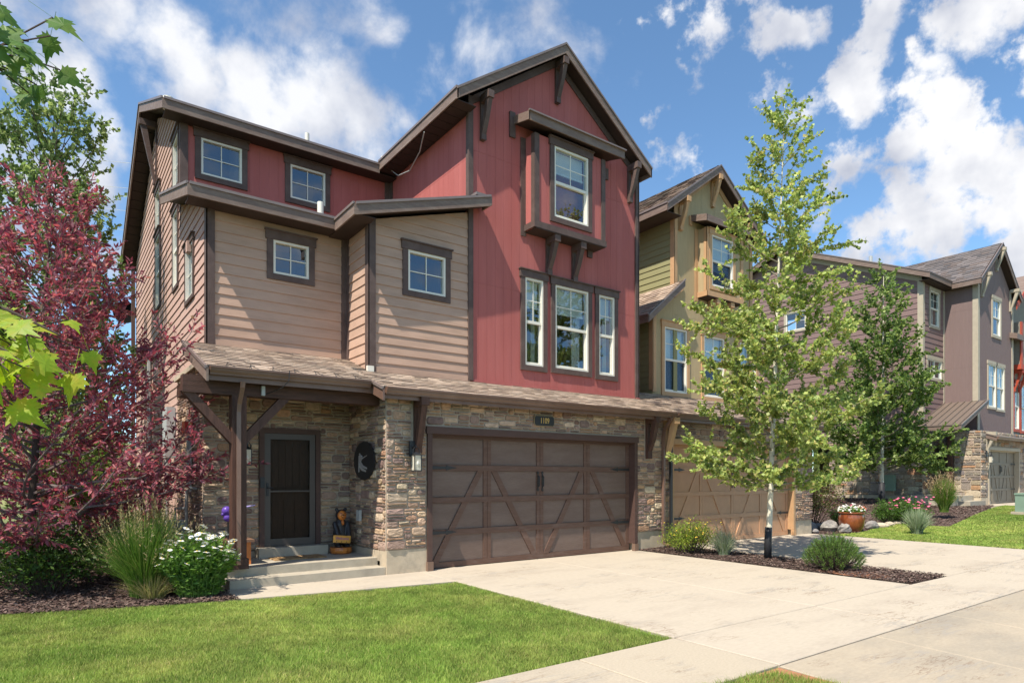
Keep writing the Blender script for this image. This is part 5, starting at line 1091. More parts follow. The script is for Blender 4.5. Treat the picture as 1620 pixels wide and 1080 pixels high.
# bushes
def bush(name, label, cat, c, rx, ry, h, n, size, aspect, pal, wts, stems=24, leafd=(.6, .8), m=None, dome=.55, up=.5, wide=.5, seed=3, tuft=12, stemcol=None, spike=0.0):
    R.seed(seed); root = thing(name, label, cat, c); q = MB(); LP = []; LD = []
    for i in range(stems):
        a = i*2.4+rnd(-.3, .3); f = math.sqrt((i+.5)/stems); x, y = math.cos(a)*f*rx, math.sin(a)*f*ry; hh = h*(1-dome*f*f)*rnd(.75, 1.1)
        p0 = Vector((c[0]+x*.25, c[1]+y*.25, c[2]-.02)); p2 = Vector((c[0]+x, c[1]+y, c[2]+hh)); p1 = p0.lerp(p2, .5)+Vector((0, 0, hh*.12)); pts = [p0, p1, p2]; q.tube(pts, [.008, .006, .003], 4, cap=False)
        for k in range(n//stems):
            t = rnd(.18, 1)**.7; b = p0.lerp(p1, t*2) if t < .5 else p1.lerp(p2, t*2-1); sp = (.10+.10*t)*min(rx, h)*1.3
            o = b+Vector((rnd(-sp, sp), rnd(-sp, sp), rnd(-sp*.6, sp*.6))); LP.append(o); LD.append((p2-p0).normalized()*leafd[0]*up+Vector((x*.6, y*.6, 0))+Vector((rnd(-1, 1), rnd(-1, 1), rnd(-.6, 1)))*leafd[1])
    stuff(q.build('stems', m_bark, root, fix=False)); P_ = np.array([tuple(v) for v in LP]); P_[:, 2] = np.maximum(P_[:, 2], c[2]+.02)
    cl = vnoise(P_[:, 0]*3+P_[:, 2]*2, P_[:, 1]*3+P_[:, 2], 2.5, seed); leaf_cloud(P_, np.array([tuple(v) for v in LD]), size, aspect, mixcols(len(P_), pal, wts)*(.8+.4*cl)[:, None], 'leaves', root, m or m_leaf, wide=wide); return root
def blobs_mesh(name, pts, r, m, parent, cols=None, flat=.6, n=6):
    q = MB()
    for i, p in enumerate(pts):
        if cols is not None: q.cc = tuple(cols[i])
        q.ball(p, (r, r, r*flat), n, 4)
    return stuff(q.build(name, m, parent, fix=False))
# potentilla
po = bush('potentilla_shrub', 'bright yellow green potentilla shrub beside the red house garage', 'shrub', (10.95, 8.65, 0), .62, .6, .72, 6000, .034, .5, [(.22,.30,.035),(.15,.23,.03),(.32,.38,.05),(.09,.15,.02)], [4, 3, 3, 1], stems=60, seed=4)
R.seed(8); blobs_mesh('blossoms', [(10.95+rnd(-.55, .55), 8.65+rnd(-.55, .3), rnd(.35, .74)) for _ in range(46)], .016, m_yel, po)
# russian sage / grey grass
def spikes(name, label, cat, c, n, h, spread, w, pal, wts, m, seed=1, curve=.35, seg=5, bundle=True):
    rg = np.random.default_rng(seed); root = thing(name, label, cat, c); a = rg.uniform(0, 2*np.pi, n); r0 = np.sqrt(rg.random(n))*spread*.28; ln = h*rg.uniform(.55, 1.1, n); out = rg.uniform(.05, 1, n)**1.2*spread
    V = np.empty((n, seg*2+1, 3)); dx, dy = np.cos(a), np.sin(a); a2 = rg.uniform(0, 2*np.pi, n)
    for k in range(seg+1):
        t = k/seg; rr = r0+out*t**(1+curve*2); zz = ln*(t-.25*t*t*(out/spread)**2*1.6)
        x = c[0]+dx*rr; y = c[1]+dy*rr; z = c[2]+zz; ww = w*(1-.8*t)
        if k < seg: V[:, 2*k] = np.c_[x-np.cos(a2)*ww, y-np.sin(a2)*ww, z]; V[:, 2*k+1] = np.c_[x+np.cos(a2)*ww, y+np.sin(a2)*ww, z]
        else: V[:, 2*seg] = np.c_[x, y, z]
    b = np.arange(n)[:, None]*(2*seg+1); T = []
    for k in range(seg-1): T += [b+np.array([[2*k, 2*k+1, 2*k+3]]), b+np.array([[2*k, 2*k+3, 2*k+2]])]
    T += [b+np.array([[2*seg-2, 2*seg-1, 2*seg]])]; cc = mixcols(n, pal, wts); fast_mesh('blades', V.reshape(-1, 3), np.concatenate(T), np.concatenate([cc]*(2*seg-1)), m, root, 'stuff')
    return root, V[:, 2*seg], V[:, 2*seg-2]
def plumes(root, tips, low, n, pal, size=.05, ln=.3, seed=2, aspect=.25):
    rg = np.random.default_rng(seed); k = rg.choice(len(tips), n, replace=False); P_ = []; D_ = []
    for i in k:
        d = tips[i]-low[i]; d = d/np.linalg.norm(d)+np.array([0, 0, .9]); d /= np.linalg.norm(d)
        for j in range(16): P_.append(tips[i]+d*ln*(j/16-.35)+rg.normal(0, .008, 3)); D_.append(d+rg.normal(0, .35, 3))
    P_ = np.array(P_); leaf_cloud(P_, np.array(D_), size, aspect, mixcols(len(P_), pal, [1]*len(pal)), 'plumes', root, m_leaf)
fg, tp_, lw_ = spikes('feather_grass', 'tall clump of feather reed grass between the purple tree and the daisies', 'ornamental grass', (1.02, 9.75, 0), 2600, 1.15, .62, .0045, [(.10,.20,.03),(.16,.26,.05),(.24,.27,.08),(.06,.13,.02)], [3, 3, 1, 2], m_grass, 3)
plumes(fg, tp_, lw_, 170, [(.34,.28,.13),(.28,.26,.11),(.40,.33,.18)], .045, .26)
_, _, _ = fg2 = spikes('straw_tuft', 'dry straw coloured tuft spilling from the base of the feather grass', 'ornamental grass', (1.10, 9.55, 0), 500, .38, .48, .004, [(.42,.34,.16),(.34,.32,.12),(.20,.24,.06)], [3, 2, 2], m_grass, 5)
sg, t2_, l2_ = spikes('grey_grass_clump', 'grey green wispy grass clump beside the aspen trunk', 'ornamental grass', (11.12, 7.95, 0), 900, .52, .34, .006, [(.34,.38,.24),(.24,.31,.16),(.42,.44,.32)], [3, 3, 2], m_grass, 6)
plumes(sg, t2_, l2_, 50, [(.48,.44,.30)], .03, .2, 7)
fr3, t3_, l3_ = spikes('feather_grass', 'feather reed grass clump beside the plum house porch steps', 'ornamental grass', tuple(atg(1494, 806))[:2]+(gz(28, 10),), 1600, 1.1, .42, .010, [(.10,.20,.03),(.18,.27,.05),(.24,.27,.08)], [3, 3, 1], m_grass, 13)
plumes(fr3, t3_, l3_, 90, [(.42,.29,.17),(.36,.28,.15)], .07, .35, 3)
# mugo pine
R.seed(17); root = thing('mugo_pine', 'low rounded mugo pine in the mulch strip near the sidewalk', 'shrub', (10.95, 5.62, 0)); P_ = []; D_ = []; q = MB()
for i in range(150):
    a = i*2.4; f = math.sqrt((i+.5)/150); x, y = math.cos(a)*f*.52, math.sin(a)*f*.50; h = .56*math.sqrt(max(.03, 1-f*f*.92))*rnd(.82, 1.15); tip = Vector((10.95+x, 5.62+y, h)); d = (Vector((x*.9, y*.9, .55))).normalized(); b = tip-d*.16
    q.tube([(10.95+x*.3, 5.62+y*.3, .05), b, tip], [.012, .008, .004], 4, cap=False)
    for k in range(95):
        t = rnd(0, 1); s = b.lerp(tip, t); n = (d*.75+Vector((rnd(-1, 1), rnd(-1, 1), rnd(-1, 1)))*.65).normalized(); P_.append(s); D_.append(n)
stuff(q.build('branches', m_bark, root, fix=False)); P_ = np.array([tuple(v) for v in P_]); leaf_cloud(P_, np.array([tuple(v) for v in D_]), .062, .075, mixcols(len(P_), [(.13,.22,.045),(.08,.155,.03),(.20,.29,.07)], [3, 3, 2]), 'needles', root, m_leaf, curl=.05)
# daisies
DCX, DCY = 1.62, 9.38
R.seed(19); root = thing('daisy_plant', 'clump of white shasta daisies in front of the porch post', 'flowers', (DCX, DCY, 0)); q = MB(); LP = []; LD = []; heads = []
for i in range(210):
    a = i*2.4; f = math.sqrt((i+.5)/210); x, y = math.cos(a)*f*.54, math.sin(a)*f*.42; h = (.90-.30*f*f)*rnd(.72, 1.08)+(-y*.0); p0 = Vector((DCX+x*.45, DCY+y*.45, 0)); p2 = Vector((DCX+x, DCY+y, h)); p1 = p0.lerp(p2, .5)+Vector((-x*.12, -y*.12, 0)); q.tube([p0, p1, p2], [.005, .004, .003], 4, cap=False)
    if R.random() < .46 and h > .42: heads.append(p2)
    for k in range(34):
        t = rnd(.06, .9)**.85; b = p0.lerp(p1, t*2) if t < .5 else p1.lerp(p2, t*2-1); LP.append(b); LD.append(Vector((rnd(-1, 1), rnd(-1, 1), rnd(-.1, 1))))
stuff(q.build('stems', mat('green stem', (.14,.22,.05), .6, .1), root, fix=False)); P_ = np.array([tuple(v) for v in LP]); leaf_cloud(P_, np.array([tuple(v) for v in LD]), .085, .30, mixcols(len(P_), [(.13,.24,.04),(.09,.18,.03),(.18,.30,.06)], [3, 3, 2]), 'leaves', root, m_leaf)
def daisy_mesh(nm):
    q = MB(); q.cur = 0
    for k in range(14):
        a = 2*math.pi*k/14; c, s = math.cos(a), math.sin(a); w = .0065; z = R.uniform(-.004, .003)
        q.add([(c*.008-s*w*.6, s*.008+c*w*.6, 0), (c*.008+s*w*.6, s*.008-c*w*.6, 0), (c*.036+s*w, s*.036-c*w, z), (c*.042, s*.042, z-.003), (c*.036-s*w, s*.036+c*w, z)], [(0, 1, 2, 3, 4)])
    q.cur = 1; q.ball((0, 0, .003), (.011, .011, .006), 8, 4); return q.mesh(nm, fix=False)
dms = [daisy_mesh('daisy_head') for _ in range(4)]
for p in heads:
    o = link('daisy_head', R.choice(dms), root, [m_petal, m_yel]); o.location = p; o.rotation_euler = (rnd(-.2, .75), rnd(-.4, .4), rnd(0, 6)); s = rnd(.75, 1.15); o.scale = (s, s, s)
# shrubs left and at the plum house
bush('green_shrub', 'dark green leafy shrub under the purple tree', 'shrub', (-.05, 10.9, 0), .85, .7, 1.05, 5200, .06, .5, [(.07,.13,.025),(.045,.09,.02),(.11,.18,.035)], [3, 3, 1], stems=50, seed=6)
bush('green_shrub', 'low dark green shrub at the foot of the tan side wall', 'shrub', (1.0, 12.0, 0), .7, .9, .85, 3200, .06, .5, [(.09,.15,.03),(.05,.10,.02),(.16,.2,.05)], [3, 3, 1], stems=40, seed=26)
bush('dry_shrub', 'straw coloured feathery shrub against the side stone wall', 'shrub', (1.35, 12.6, 0), .5, .7, 1.75, 2600, .07, .3, [(.36,.28,.15),(.28,.20,.11),(.22,.22,.09)], [3, 3, 1], stems=40, seed=27)
b = atg(1318, 824); bush('barberry_shrub', 'tall red and olive barberry shrub right of the khaki townhouse', 'shrub', (b.x+.3, b.y+.9, gz(b.x, b.y)), 1.05, .9, 1.95, 5200, .075, .5, [(.13,.15,.04),(.09,.045,.035),(.17,.17,.055),(.17,.045,.05)], [4, 2, 3, 1.4], stems=60, seed=28, dome=.4)
b = atg(1400, 829); bush('round_shrub', 'round bright green shrub right behind the glazed flower pot', 'shrub', (b.x, b.y, gz(b.x, b.y)), .42, .4, .85, 2600, .05, .5, [(.09,.17,.03),(.06,.12,.02),(.13,.22,.04)], [3, 3, 2], stems=40, seed=29)
b = atg(1338, 830); bush('round_shrub', 'round dark green shrub left of the glazed flower pot', 'shrub', (b.x, b.y+.2, gz(b.x, b.y)), .38, .35, .62, 2000, .05, .5, [(.09,.16,.03),(.05,.10,.02)], [3, 3], stems=34, seed=30)
b = atg(1414, 826); bush('low_perennial', 'low yellow green perennial between rocks and the small aspen', 'plant', (b.x, b.y, gz(b.x, b.y)), .42, .35, .32, 900, .06, .35, [(.18,.26,.04),(.13,.20,.03)], [1, 1], stems=24, seed=33)
b = atg(1461, 806); rs_ = bush('rose_shrub', 'low shrub with pink blossoms by the plum house wall', 'shrub', (b.x, b.y+.5, gz(b.x, b.y)), .85, .6, .8, 2600, .07, .5, [(.10,.19,.03),(.07,.13,.02)], [1, 1], stems=34, seed=34)
R.seed(5); blobs_mesh('blossoms', [(b.x+rnd(-.8, .8), b.y+.2+rnd(-.3, .5), gz(b.x, b.y)+rnd(.45, .85)) for _ in range(44)], .04, mat('pink blossom', (.75,.16,.27), .6, .1), rs_)
b = atg(1451, 812); spikes('sage_clump', 'pale grey green sage clump before the pink blossoms', 'plant', (b.x, b.y, gz(b.x, b.y)), 700, .75, .45, .010, [(.36,.40,.26),(.26,.33,.18)], [1, 1], m_grass, 15)
for k, (x, y, rx, h, lb) in enumerate(((-2.2, 14.2, 1.3, 2.3, 'broad green shrub behind the chokecherry trunk'), (.3, 14.6, 1.0, 2.6, 'tall green shrub between the chokecherry and the tan side wall'), (-4.6, 16.5, 1.7, 2.8, 'large green shrub at the far left behind the mulch bed'), (.9, 17.5, .8, 3.0, 'upright green shrub along the rear part of the tan side wall'))):
    bush('green_shrub', lb, 'shrub', (x, y, 0), rx, rx*.8, h, 5200, .085, .6, [(.13,.19,.045),(.085,.135,.03),(.19,.25,.06)], [3, 3, 1.5], stems=50, seed=60+k, dome=.35)
# rocks
rk = [(1289, 839, .42, .20), (1303, 838, .34, .17), (1318, 840, .55, .26), (1296, 843, .22, .1), (1343, 842, .42, .22), (1386, 836, .45, .2), (1400, 834, .5, .12), (1414, 831, .34, .10), (1282, 835, .3, .18), (1425, 829, .3, .08)]
lab = ['grey boulder, first flat one by the khaki house corner', 'grey boulder behind the two small rocks left of the barberry', 'largest pale boulder under the barberry shrub', 'smallest grey rock at the driveway edge, under the barberry', 'grey boulder touching the left side of the flower pot', 'grey boulder touching the right side of the flower pot', 'flat tan rock, second right of the flower pot', 'flat tan rock below the yellow green perennial', 'dark grey boulder half behind the khaki house corner', 'small tan rock, last of the row toward the lawn']
R.seed(41)
for (px, py, r, h), lb in zip(rk, lab):
    b = atg(px, py); q = MB(); q.ball((b.x, b.y+.12, gz(b.x, b.y)+h*.45), (r*.55, r*.42, h*.75), 12, 8, jit=.13); tag(q.build('landscape_rock', m_rock if 'tan' not in lb else m_found), lb, 'rock', 'rocks edging the planting bed')
# ------------------------------------------------------------------ things
# glazed pot with flowers
b = at(1364, 841, z=0.02); PX, PY = b.x, b.y+.30
root = thing('flower_pot', 'large glazed brown pot full of white and pink flowers at the lawn corner', 'plant pot', (PX, PY, 0)); pzb = gz(PX, PY)
q = MB(); q.lathe([(.22, 0), (.27, .03), (.33, .2), (.355, .38), (.34, .50), (.335, .53), (.365, .545), (.365, .58), (.32, .58), (.31, .50)], 28, (PX, PY, pzb)); q.build('pot', m_pot, root, smooth=True)
R.seed(3); P_ = []; D_ = []; C_ = []; fl = []; fc = []
for i in range(900):
    a = rnd(0, 6.28); r = math.sqrt(R.random())*.34; P_.append((PX+math.cos(a)*r, PY+math.sin(a)*r, pzb+.55+rnd(0, .18)*(1.2-r*2))); D_.append((rnd(-1, 1), rnd(-1, 1), rnd(-.2, 1)))
for i in range(130):
    a = rnd(0, 6.28); r = math.sqrt(R.random())*.38; x = math.cos(a)*r; fl.append((PX+x, PY+math.sin(a)*r, pzb+.60+rnd(.0, .2)*(1.3-r*2))); fc.append((.85,.83,.78) if x < .05 or R.random() < .3 else R.choice([(.75,.12,.25),(.85,.30,.14),(.85,.7,.6)]))
leaf_cloud(np.array(P_), np.array(D_), .07, .4, mixcols(900, [(.10,.2,.03),(.16,.26,.05)], [1, 1]), 'leaves', root, m_leaf); blobs_mesh('blossoms', fl, .027, m_flower, root, fc)
# utility cabinet
b = at(1609, 833, z=.12); b.x += 2.6; root = thing('utility_cabinet', 'grey green utility transformer cabinet on the lawn at the right edge', 'utility box', (b.x+.6, b.y, 0))
q = MB(); q.box(b.x+.03, b.x+1.1, b.y, b.y+.9, gz(b.x, b.y)-.02, gz(b.x, b.y)+.10); q.build('concrete_pad', m_found, root)
zc = gz(b.x, b.y)+.10; q = MB(); q.box(b.x+.08, b.x+1.05, b.y+.08, b.y+.8, zc, zc+.56); q.build('cabinet', m_gbox, root); q = MB(); q.box(b.x+.06, b.x+1.07, b.y+.06, b.y+.82, zc+.56, zc+.62); q.build('lid', m_gbox, root)
# address plaque
pa = at(848, 659, Y=9.60); pb = at(873, 672.5, Y=9.60); cx_, cz_ = (pa.x+pb.x)/2, (pa.z+pb.z)/2; hw_, hh_ = .235, .092
root = thing('address_plaque', 'black house number plaque reading 1109 above the brown garage door', 'house number', (cx_, 9.6, cz_))
FQ = F('front', 9.595)
def octo(hw, hh, c): return [(cx_-hw+c, cz_-hh), (cx_+hw-c, cz_-hh), (cx_+hw, cz_-hh+c), (cx_+hw, cz_+hh-c), (cx_+hw-c, cz_+hh), (cx_-hw+c, cz_+hh), (cx_-hw, cz_+hh-c), (cx_-hw, cz_-hh+c)]
q = MB(); prism(q, FQ, octo(hw_, hh_, .03), 0, .018); q.build('plate', m_iron, root); 
q = MB(); prism(q, FQ, octo(hw_+.012, hh_+.012, .034), -.004, .010); q.build('plate_rim', mat('aged gold rim', (.30,.22,.12), .5, .1), root)
def text(s, loc, rot, size, m, parent, ext=.003, sx=1.0, name='lettering'):
    c = bpy.data.curves.new(name, 'FONT'); c.body = s; c.size = size; c.align_x = 'CENTER'; c.align_y = 'CENTER'; c.extrude = ext; c.resolution_u = 3; c.materials.append(m)
    tmp = bpy.data.objects.new(name, c); COL.objects.link(tmp); dg = bpy.context.evaluated_depsgraph_get(); me = bpy.data.meshes.new_from_object(tmp.evaluated_get(dg)); bpy.data.objects.remove(tmp)
    o = bpy.data.objects.new(name, me); COL.objects.link(o); o.parent = parent; o.matrix_parent_inverse = Matrix.Translation(parent.location).inverted() if parent.type == 'EMPTY' else Matrix.Identity(4); o.location = loc; o.rotation_euler = rot; o.scale = (sx, 1, 1)
    return o
text('1109', (cx_, 9.595-.021, cz_), (math.radians(90), 0, 0), .155, m_gold, root, sx=.74)
# lanterns
def lantern(x, y, z, label, s=1.0):
    root = thing('wall_lantern', label, 'wall lamp', (x, y, z), 'lanterns on the stone walls'); fr = F('front', y)
    q = MB(); prism(q, fr, [(x-.055, z-.02), (x+.055, z-.02), (x+.055, z+.24), (x-.055, z+.24)], 0, .03); q.build('back_plate', m_iron, root)
    q = MB(); q.tube([(x, y-.03, z+.12), (x, y-.12, z+.17), (x, y-.16, z+.13)], .012, 6); q.build('arm', m_iron, root)
    cy = y-.16; q = MB()
    q.tube([(x-.06, cy, z+.02), (x-.055, cy, z+.09), (x-.03, cy, z+.13), (x, cy, z+.145), (x+.03, cy, z+.13), (x+.055, cy, z+.09), (x+.06, cy, z+.02)], .007, 6)
    q.hull8([(x-.07, cy-.07, z), (x+.07, cy-.07, z), (x+.07, cy+.07, z), (x-.07, cy+.07, z)], [(x-.02, cy-.02, z+.05), (x+.02, cy-.02, z+.05), (x+.02, cy+.02, z+.05), (x-.02, cy+.02, z+.05)]); q.box(x-.068, x+.068, cy-.068, cy+.068, z-.265, z-.25)
    for a, b_ in ((-1, -1), (1, -1), (1, 1), (-1, 1)): q.box(x+a*.062-.006, x+a*.062+.006, cy+b_*.062-.006, cy+b_*.062+.006, z-.25, z)
    q.build('cage', m_iron, root)
    q = MB(); q.box(x-.055, x+.055, cy-.055, cy+.055, z-.248, z-.004); q.build('glass', m_lampglass, root)
    q = MB(); q.ball((x, cy-.058, z-.14), (.024, .012, .04), 8, 6); q.build('bulb', m_white, root)
lx = at(650, 720, Y=9.6); lantern(at(651.5, 720, Y=9.60).x, 9.60, lx.z+.0, 'black lantern on the stone pier left of the brown garage door')
lz = at(390, 711, Y=11.2); lantern(2.62, 11.21, lz.z, 'lantern on the porch wall half hidden behind the timber post')
lantern(30.95, 9.62, 2.45, 'lantern on the pier of the plum townhouse garage')
# round skier sign
sy, sz, ry, rz = 10.47, 1.885, .45, .335
root = thing('round_sign', 'black oval metal sign with a silver skier on the porch side wall', 'wall sign', (4.42, sy, sz)); FPx = F('left', 4.43)
q = MB(); prism(q, FPx, [(sy+math.cos(a)*ry*(1+.018*math.sin(a*18)), sz+math.sin(a)*rz*(1+.018*math.sin(a*18))) for a in [2*math.pi*k/96 for k in range(96)]], 0, .015); q.build('disc', m_iron, root)
def py_(a, b): return (sy-a*ry*2, sz+b*rz*2)   # a to the right in the picture, b up
def shape(pts, name, d=.022, m=m_silver):
    q = MB(); prism(q, FPx, [py_(a, b) for a, b in pts], .014, d); return q.build(name, m, root)
shape([(-.22, .19), (-.19, .21), (-.16, .19), (-.17, .16), (-.21, .155)], 'skier_head')
shape([(-.20, .15), (-.13, .16), (-.09, .10), (-.10, .05), (-.13, -.02), (-.19, -.03), (-.22, .05)], 'skier_torso')
shape([(-.19, -.03), (-.13, -.02), (-.02, -.12), (.16, -.18), (.15, -.22), (-.04, -.18), (-.14, -.12)], 'skier_leg')
shape([(-.20, -.05), (-.16, -.10), (-.06, -.19), (.12, -.25), (.10, -.29), (-.10, -.25), (-.19, -.17)], 'skier_leg')
shape([(-.24, .14), (-.21, .12), (-.215, -.28), (-.235, -.30), (-.25, -.26)], 'ski_pole'); shape([(-.09, .07), (-.08, .045), (.16, .13), (.155, .14)], 'ski_pole'); shape([(-.12, .15), (-.07, .13), (-.06, .06), (-.09, .05)], 'skier_arm')
for k in range(5): a = math.radians(120-15*k); 
# doormat
q = MB(); q.box(2.93, 3.78, 10.52, 10.93, .251, .268); tag(q.build('doormat', m_mat), 'tan coir doormat with faded pattern before the storm door', 'doormat')
# bench behind the post
root = thing('bench', 'small orange painted wooden bench half hidden behind the porch post', 'bench', (2.30, 10.5, .25))
q = MB(); q.box(2.08, 2.56, 10.30, 11.15, .60, .64); q.build('seat', mat('brown bench seat', (.2,.11,.07), .6, .2), root)
for y in (10.36, 11.05): q = MB(); q.box(2.40, 2.52, y, y+.06, .251, .60); q.box(2.12, 2.24, y, y+.06, .251, .60); q.build('leg', m_orbench, root)
# purple ornament
root = thing('garden_ornament', 'purple rounded ornament on a stand beside the porch post', 'ornament', (2.12, 10.45, .64)); c = at(358.5, 813, Y=10.5)
q = MB(); q.ball((c.x, 10.5, c.z+.05), .075, 12, 8); q.ball((c.x+.02, 10.5, c.z-.05), .07, 12, 8); q.ball((c.x-.05, 10.5, c.z), .03, 8, 6); q.build('body', m_purple, root, smooth=True)
q = MB(); q.tube([(c.x+.02, 10.5, c.z-.1), (c.x+.02, 10.5, .64)], .012, 6); q.build('stand', m_iron, root)
q = MB(); q.tube([(c.x+.05, 10.5, c.z+.02), (c.x+.25, 10.5, c.z+.10), (c.x+.42, 10.5, c.z+.13)], [.02, .015, .008], 8); q.build('spout', mat('pale violet enamel', (.4,.33,.62), .4, .05), root)
# carved bear
BX, BY, BZ = 4.18, 10.93, .25
bear = thing('carved_bear', 'carved black bear statue with orange face holding a small sign on the porch', 'statue', (BX, BY, BZ))
R.seed(12); q = MB(); q.lathe([(.165, 0), (.19, .02), (.195, .06), (.185, .115), (.05, .12)], 18, (BX, BY, BZ)); q.build('log_base', m_orange, bear, smooth=False)
q = MB(); z = BZ+.12; S_ = lambda x, y, zz, r, **k: q.ball((BX+x, BY+y, z+zz), r, 14, 10, **k)
S_(0, .02, .22, (.135, .12, .20)); S_(0, .02, .38, (.115, .10, .12)); S_(0, 0, .555, (.10, .095, .105)); S_(-.08, 0, .66, (.036, .022, .036)); S_(.08, 0, .66, (.036, .022, .036))
S_(-.075, -.03, .08, (.062, .08, .10)); S_(.075, -.03, .08, (.062, .08, .10)); S_(-.08, -.08, .02, (.05, .085, .035)); S_(.08, -.08, .02, (.05, .085, .035))
for s in (-1, 1):
    for t in range(6): f = t/5; S_(s*(.12-.02*f), -.02-.10*f, .40-.20*f, (.045, .045, .055))
    S_(s*.09, -.135, .185, (.035, .035, .035))
o = q.build('body', m_bear, bear)
md = o.modifiers.new('one_surface', 'REMESH'); md.mode = 'VOXEL'; md.voxel_size = .013; md.use_smooth_shade = True; ms = o.modifiers.new('soften', 'SMOOTH'); ms.iterations = 3
q = MB(); q.ball((BX, BY-.055, z+.555), (.083, .052, .088), 14, 10); hf_ = q.build('face', m_orange, bear, smooth=True)
q = MB(); q.ball((BX, BY-.108, z+.54), (.04, .035, .032), 12, 8); q.build('muzzle', m_orange, hf_, smooth=True)
q = MB(); q.ball((BX, BY-.143, z+.555), (.014, .008, .010), 8, 6); q.build('nose', m_bear, hf_, smooth=True)
for s in (-1, 1): q = MB(); q.ball((BX+s*.034, BY-.10, z+.595), .009, 8, 6); q.build('eye', m_bear, hf_, smooth=True)
q = MB(); q.bar((BX-.026, BY-.138, z+.522), (BX+.026, BY-.138, z+.522), .006, .005); q.build('mouth', m_bear, hf_)
q = MB(); q.ball((BX, BY-.09, z+.43), (.03, .03, .05), 8, 6); q.build('chest_patch', m_orange, bear, smooth=True)
q = MB(); q.hull8([(BX-.21, BY-.185, z+.10), (BX+.10, BY-.185, z+.07), (BX+.10, BY-.165, z+.07), (BX-.21, BY-.165, z+.10)], [(BX-.20, BY-.185, z+.225), (BX+.11, BY-.185, z+.195), (BX+.11, BY-.165, z+.195), (BX-.20, BY-.165, z+.225)]); sg_ = q.build('sign_board', m_sign, bear)
text('Welcome', (BX-.045, BY-.187, z+.158), (math.radians(90), math.radians(5), 0), .075, mat('purple lettering', (.28,.10,.32), .6, 0), sg_, .002, .82)
for k in range(3): x = BX-.15+k*.09; q = MB(); q.ball((x, BY-.186, z+.112-k*.009), (.011, .003, .009), 8, 5); q.build('paw_print', m_bear, sg_)
# meters and boxes on the side wall
def on_side(px0, px1, py0, py1, fr, dep): a = at(px0, py0, X=fr.c); b_ = at(px1, py1, X=fr.c); return min(a.y, b_.y), max(a.y, b_.y), b_.z, a.z
root = thing('electric_meter', 'grey electric meter box high on the tan side wall', 'meter', (2.05, 14.9, 2.4)); FW = F('left', 2.095)
q = MB(); prism(q, FW, [(14.75, 2.30), (15.35, 2.30), (15.35, 3.05), (14.75, 3.05)], 0, .16); q.build('box', m_grey, root); q = MB(); prism(q, FW, [(14.62, 2.0), (14.95, 2.0), (14.95, 2.36), (14.62, 2.36)], .0, .20); q.build('meter_base', m_pipe, root); q = MB(); q.tube([(1.95, 14.8, 2.0), (1.95, 14.8, .1)], .035, 8); q.build('conduit', m_pipe, root)
root = thing('alarm_box', 'small red alarm box on the side stone wall above a grey conduit', 'alarm box', (1.9, 12.1, 2.4)); FW = F('left', 1.97)
q = MB(); prism(q, FW, [(12.02, 2.36), (12.30, 2.36), (12.30, 2.55), (12.02, 2.55)], 0, .12); q.build('box', m_redbox, root)
q = MB(); prism(q, FW, [(12.12, 1.35), (12.24, 1.35), (12.24, 2.35), (12.12, 2.35)], .0, .06); q.build('conduit', m_pipe, root)
q = MB(); q.tube([(2.0, 11.75, 1.40), (1.88, 11.75, 1.42), (1.84, 11.78, 1.36), (1.84, 11.8, 1.0), (1.84, 11.8, .1)], .025, 8); tag(q.build('bent_pipe', m_pipe), 'bent grey vent pipe coming out of the side stone wall', 'pipe')
root = thing('gas_meter', 'grey gas meter behind the daisies at the side wall', 'gas meter', (1.75, 12.4, .3)); q = MB(); q.box(1.66, 1.9, 12.3, 12.6, .45, .85); q.build('body', m_grey, root); q = MB(); q.tube([(1.78, 12.35, .45), (1.78, 12.35, .0)], .025, 8); q.tube([(1.78, 12.55, .85), (1.78, 12.55, 1.05), (1.98, 12.55, 1.05)], .025, 8); q.build('pipe', m_pipe, root)
root = thing('gas_meter', 'grey green gas meter at the foot of the plum house stone wall', 'gas meter', (29.8, 12.8, .6)); q = MB(); q.box(29.65, 29.9, 12.6, 13.1, 1.0, 1.7); q.build('body', m_gbox, root); q = MB(); q.tube([(29.8, 13.2, .5), (29.8, 13.2, 1.9)], .04, 8); q.build('pipe', m_pipe, root)
root = thing('outlet_box', 'small grey outlet box on the porch return wall beside the bear', 'outlet', (4.42, 10.86, .95)); q = MB(); prism(q, F('left', 4.44), [(10.62, .83), (10.75, .83), (10.75, 1.02), (10.62, 1.02)], 0, .05); q.build('cover', m_grey, root)
# satellite dish on the far corner
dc = at(198, 494, Y=22.6); root = thing('satellite_dish', 'round black satellite dish beyond the far corner of the side wall', 'satellite dish', (2.0, 22.2, dc.z-.6))
q = MB(); nrm = (Vector((0, 0, 1.6))-dc).normalized(); nrm = (nrm+Vector((-.3, 0, .2))).normalized(); ux = nrm.orthogonal().normalized(); uy = nrm.cross(ux); b0 = len(q.v); rr_ = .33
for i, (r, d) in enumerate(((.02, -.10), (.15, -.08), (.25, -.04), (.33, 0), (.335, .012))):
    for k in range(24): a = 2*math.pi*k/24; q.v.append(tuple(dc+ux*(r*math.cos(a))+uy*(r*math.sin(a))+nrm*d))
for i in range(4):
    for k in range(24): q.face([b0+i*24+k, b0+i*24+(k+1) % 24, b0+(i+1)*24+(k+1) % 24, b0+(i+1)*24+k])
q.face([b0+k for k in range(24)]); q.build('dish', m_dish, root, smooth=True)
q = MB(); q.tube([tuple(dc-nrm*.1), tuple(dc-nrm*.1+Vector((.15, 0, -.25))), (2.05, 22.2, dc.z-.6)], .03, 8); q.build('mast', m_iron, root)
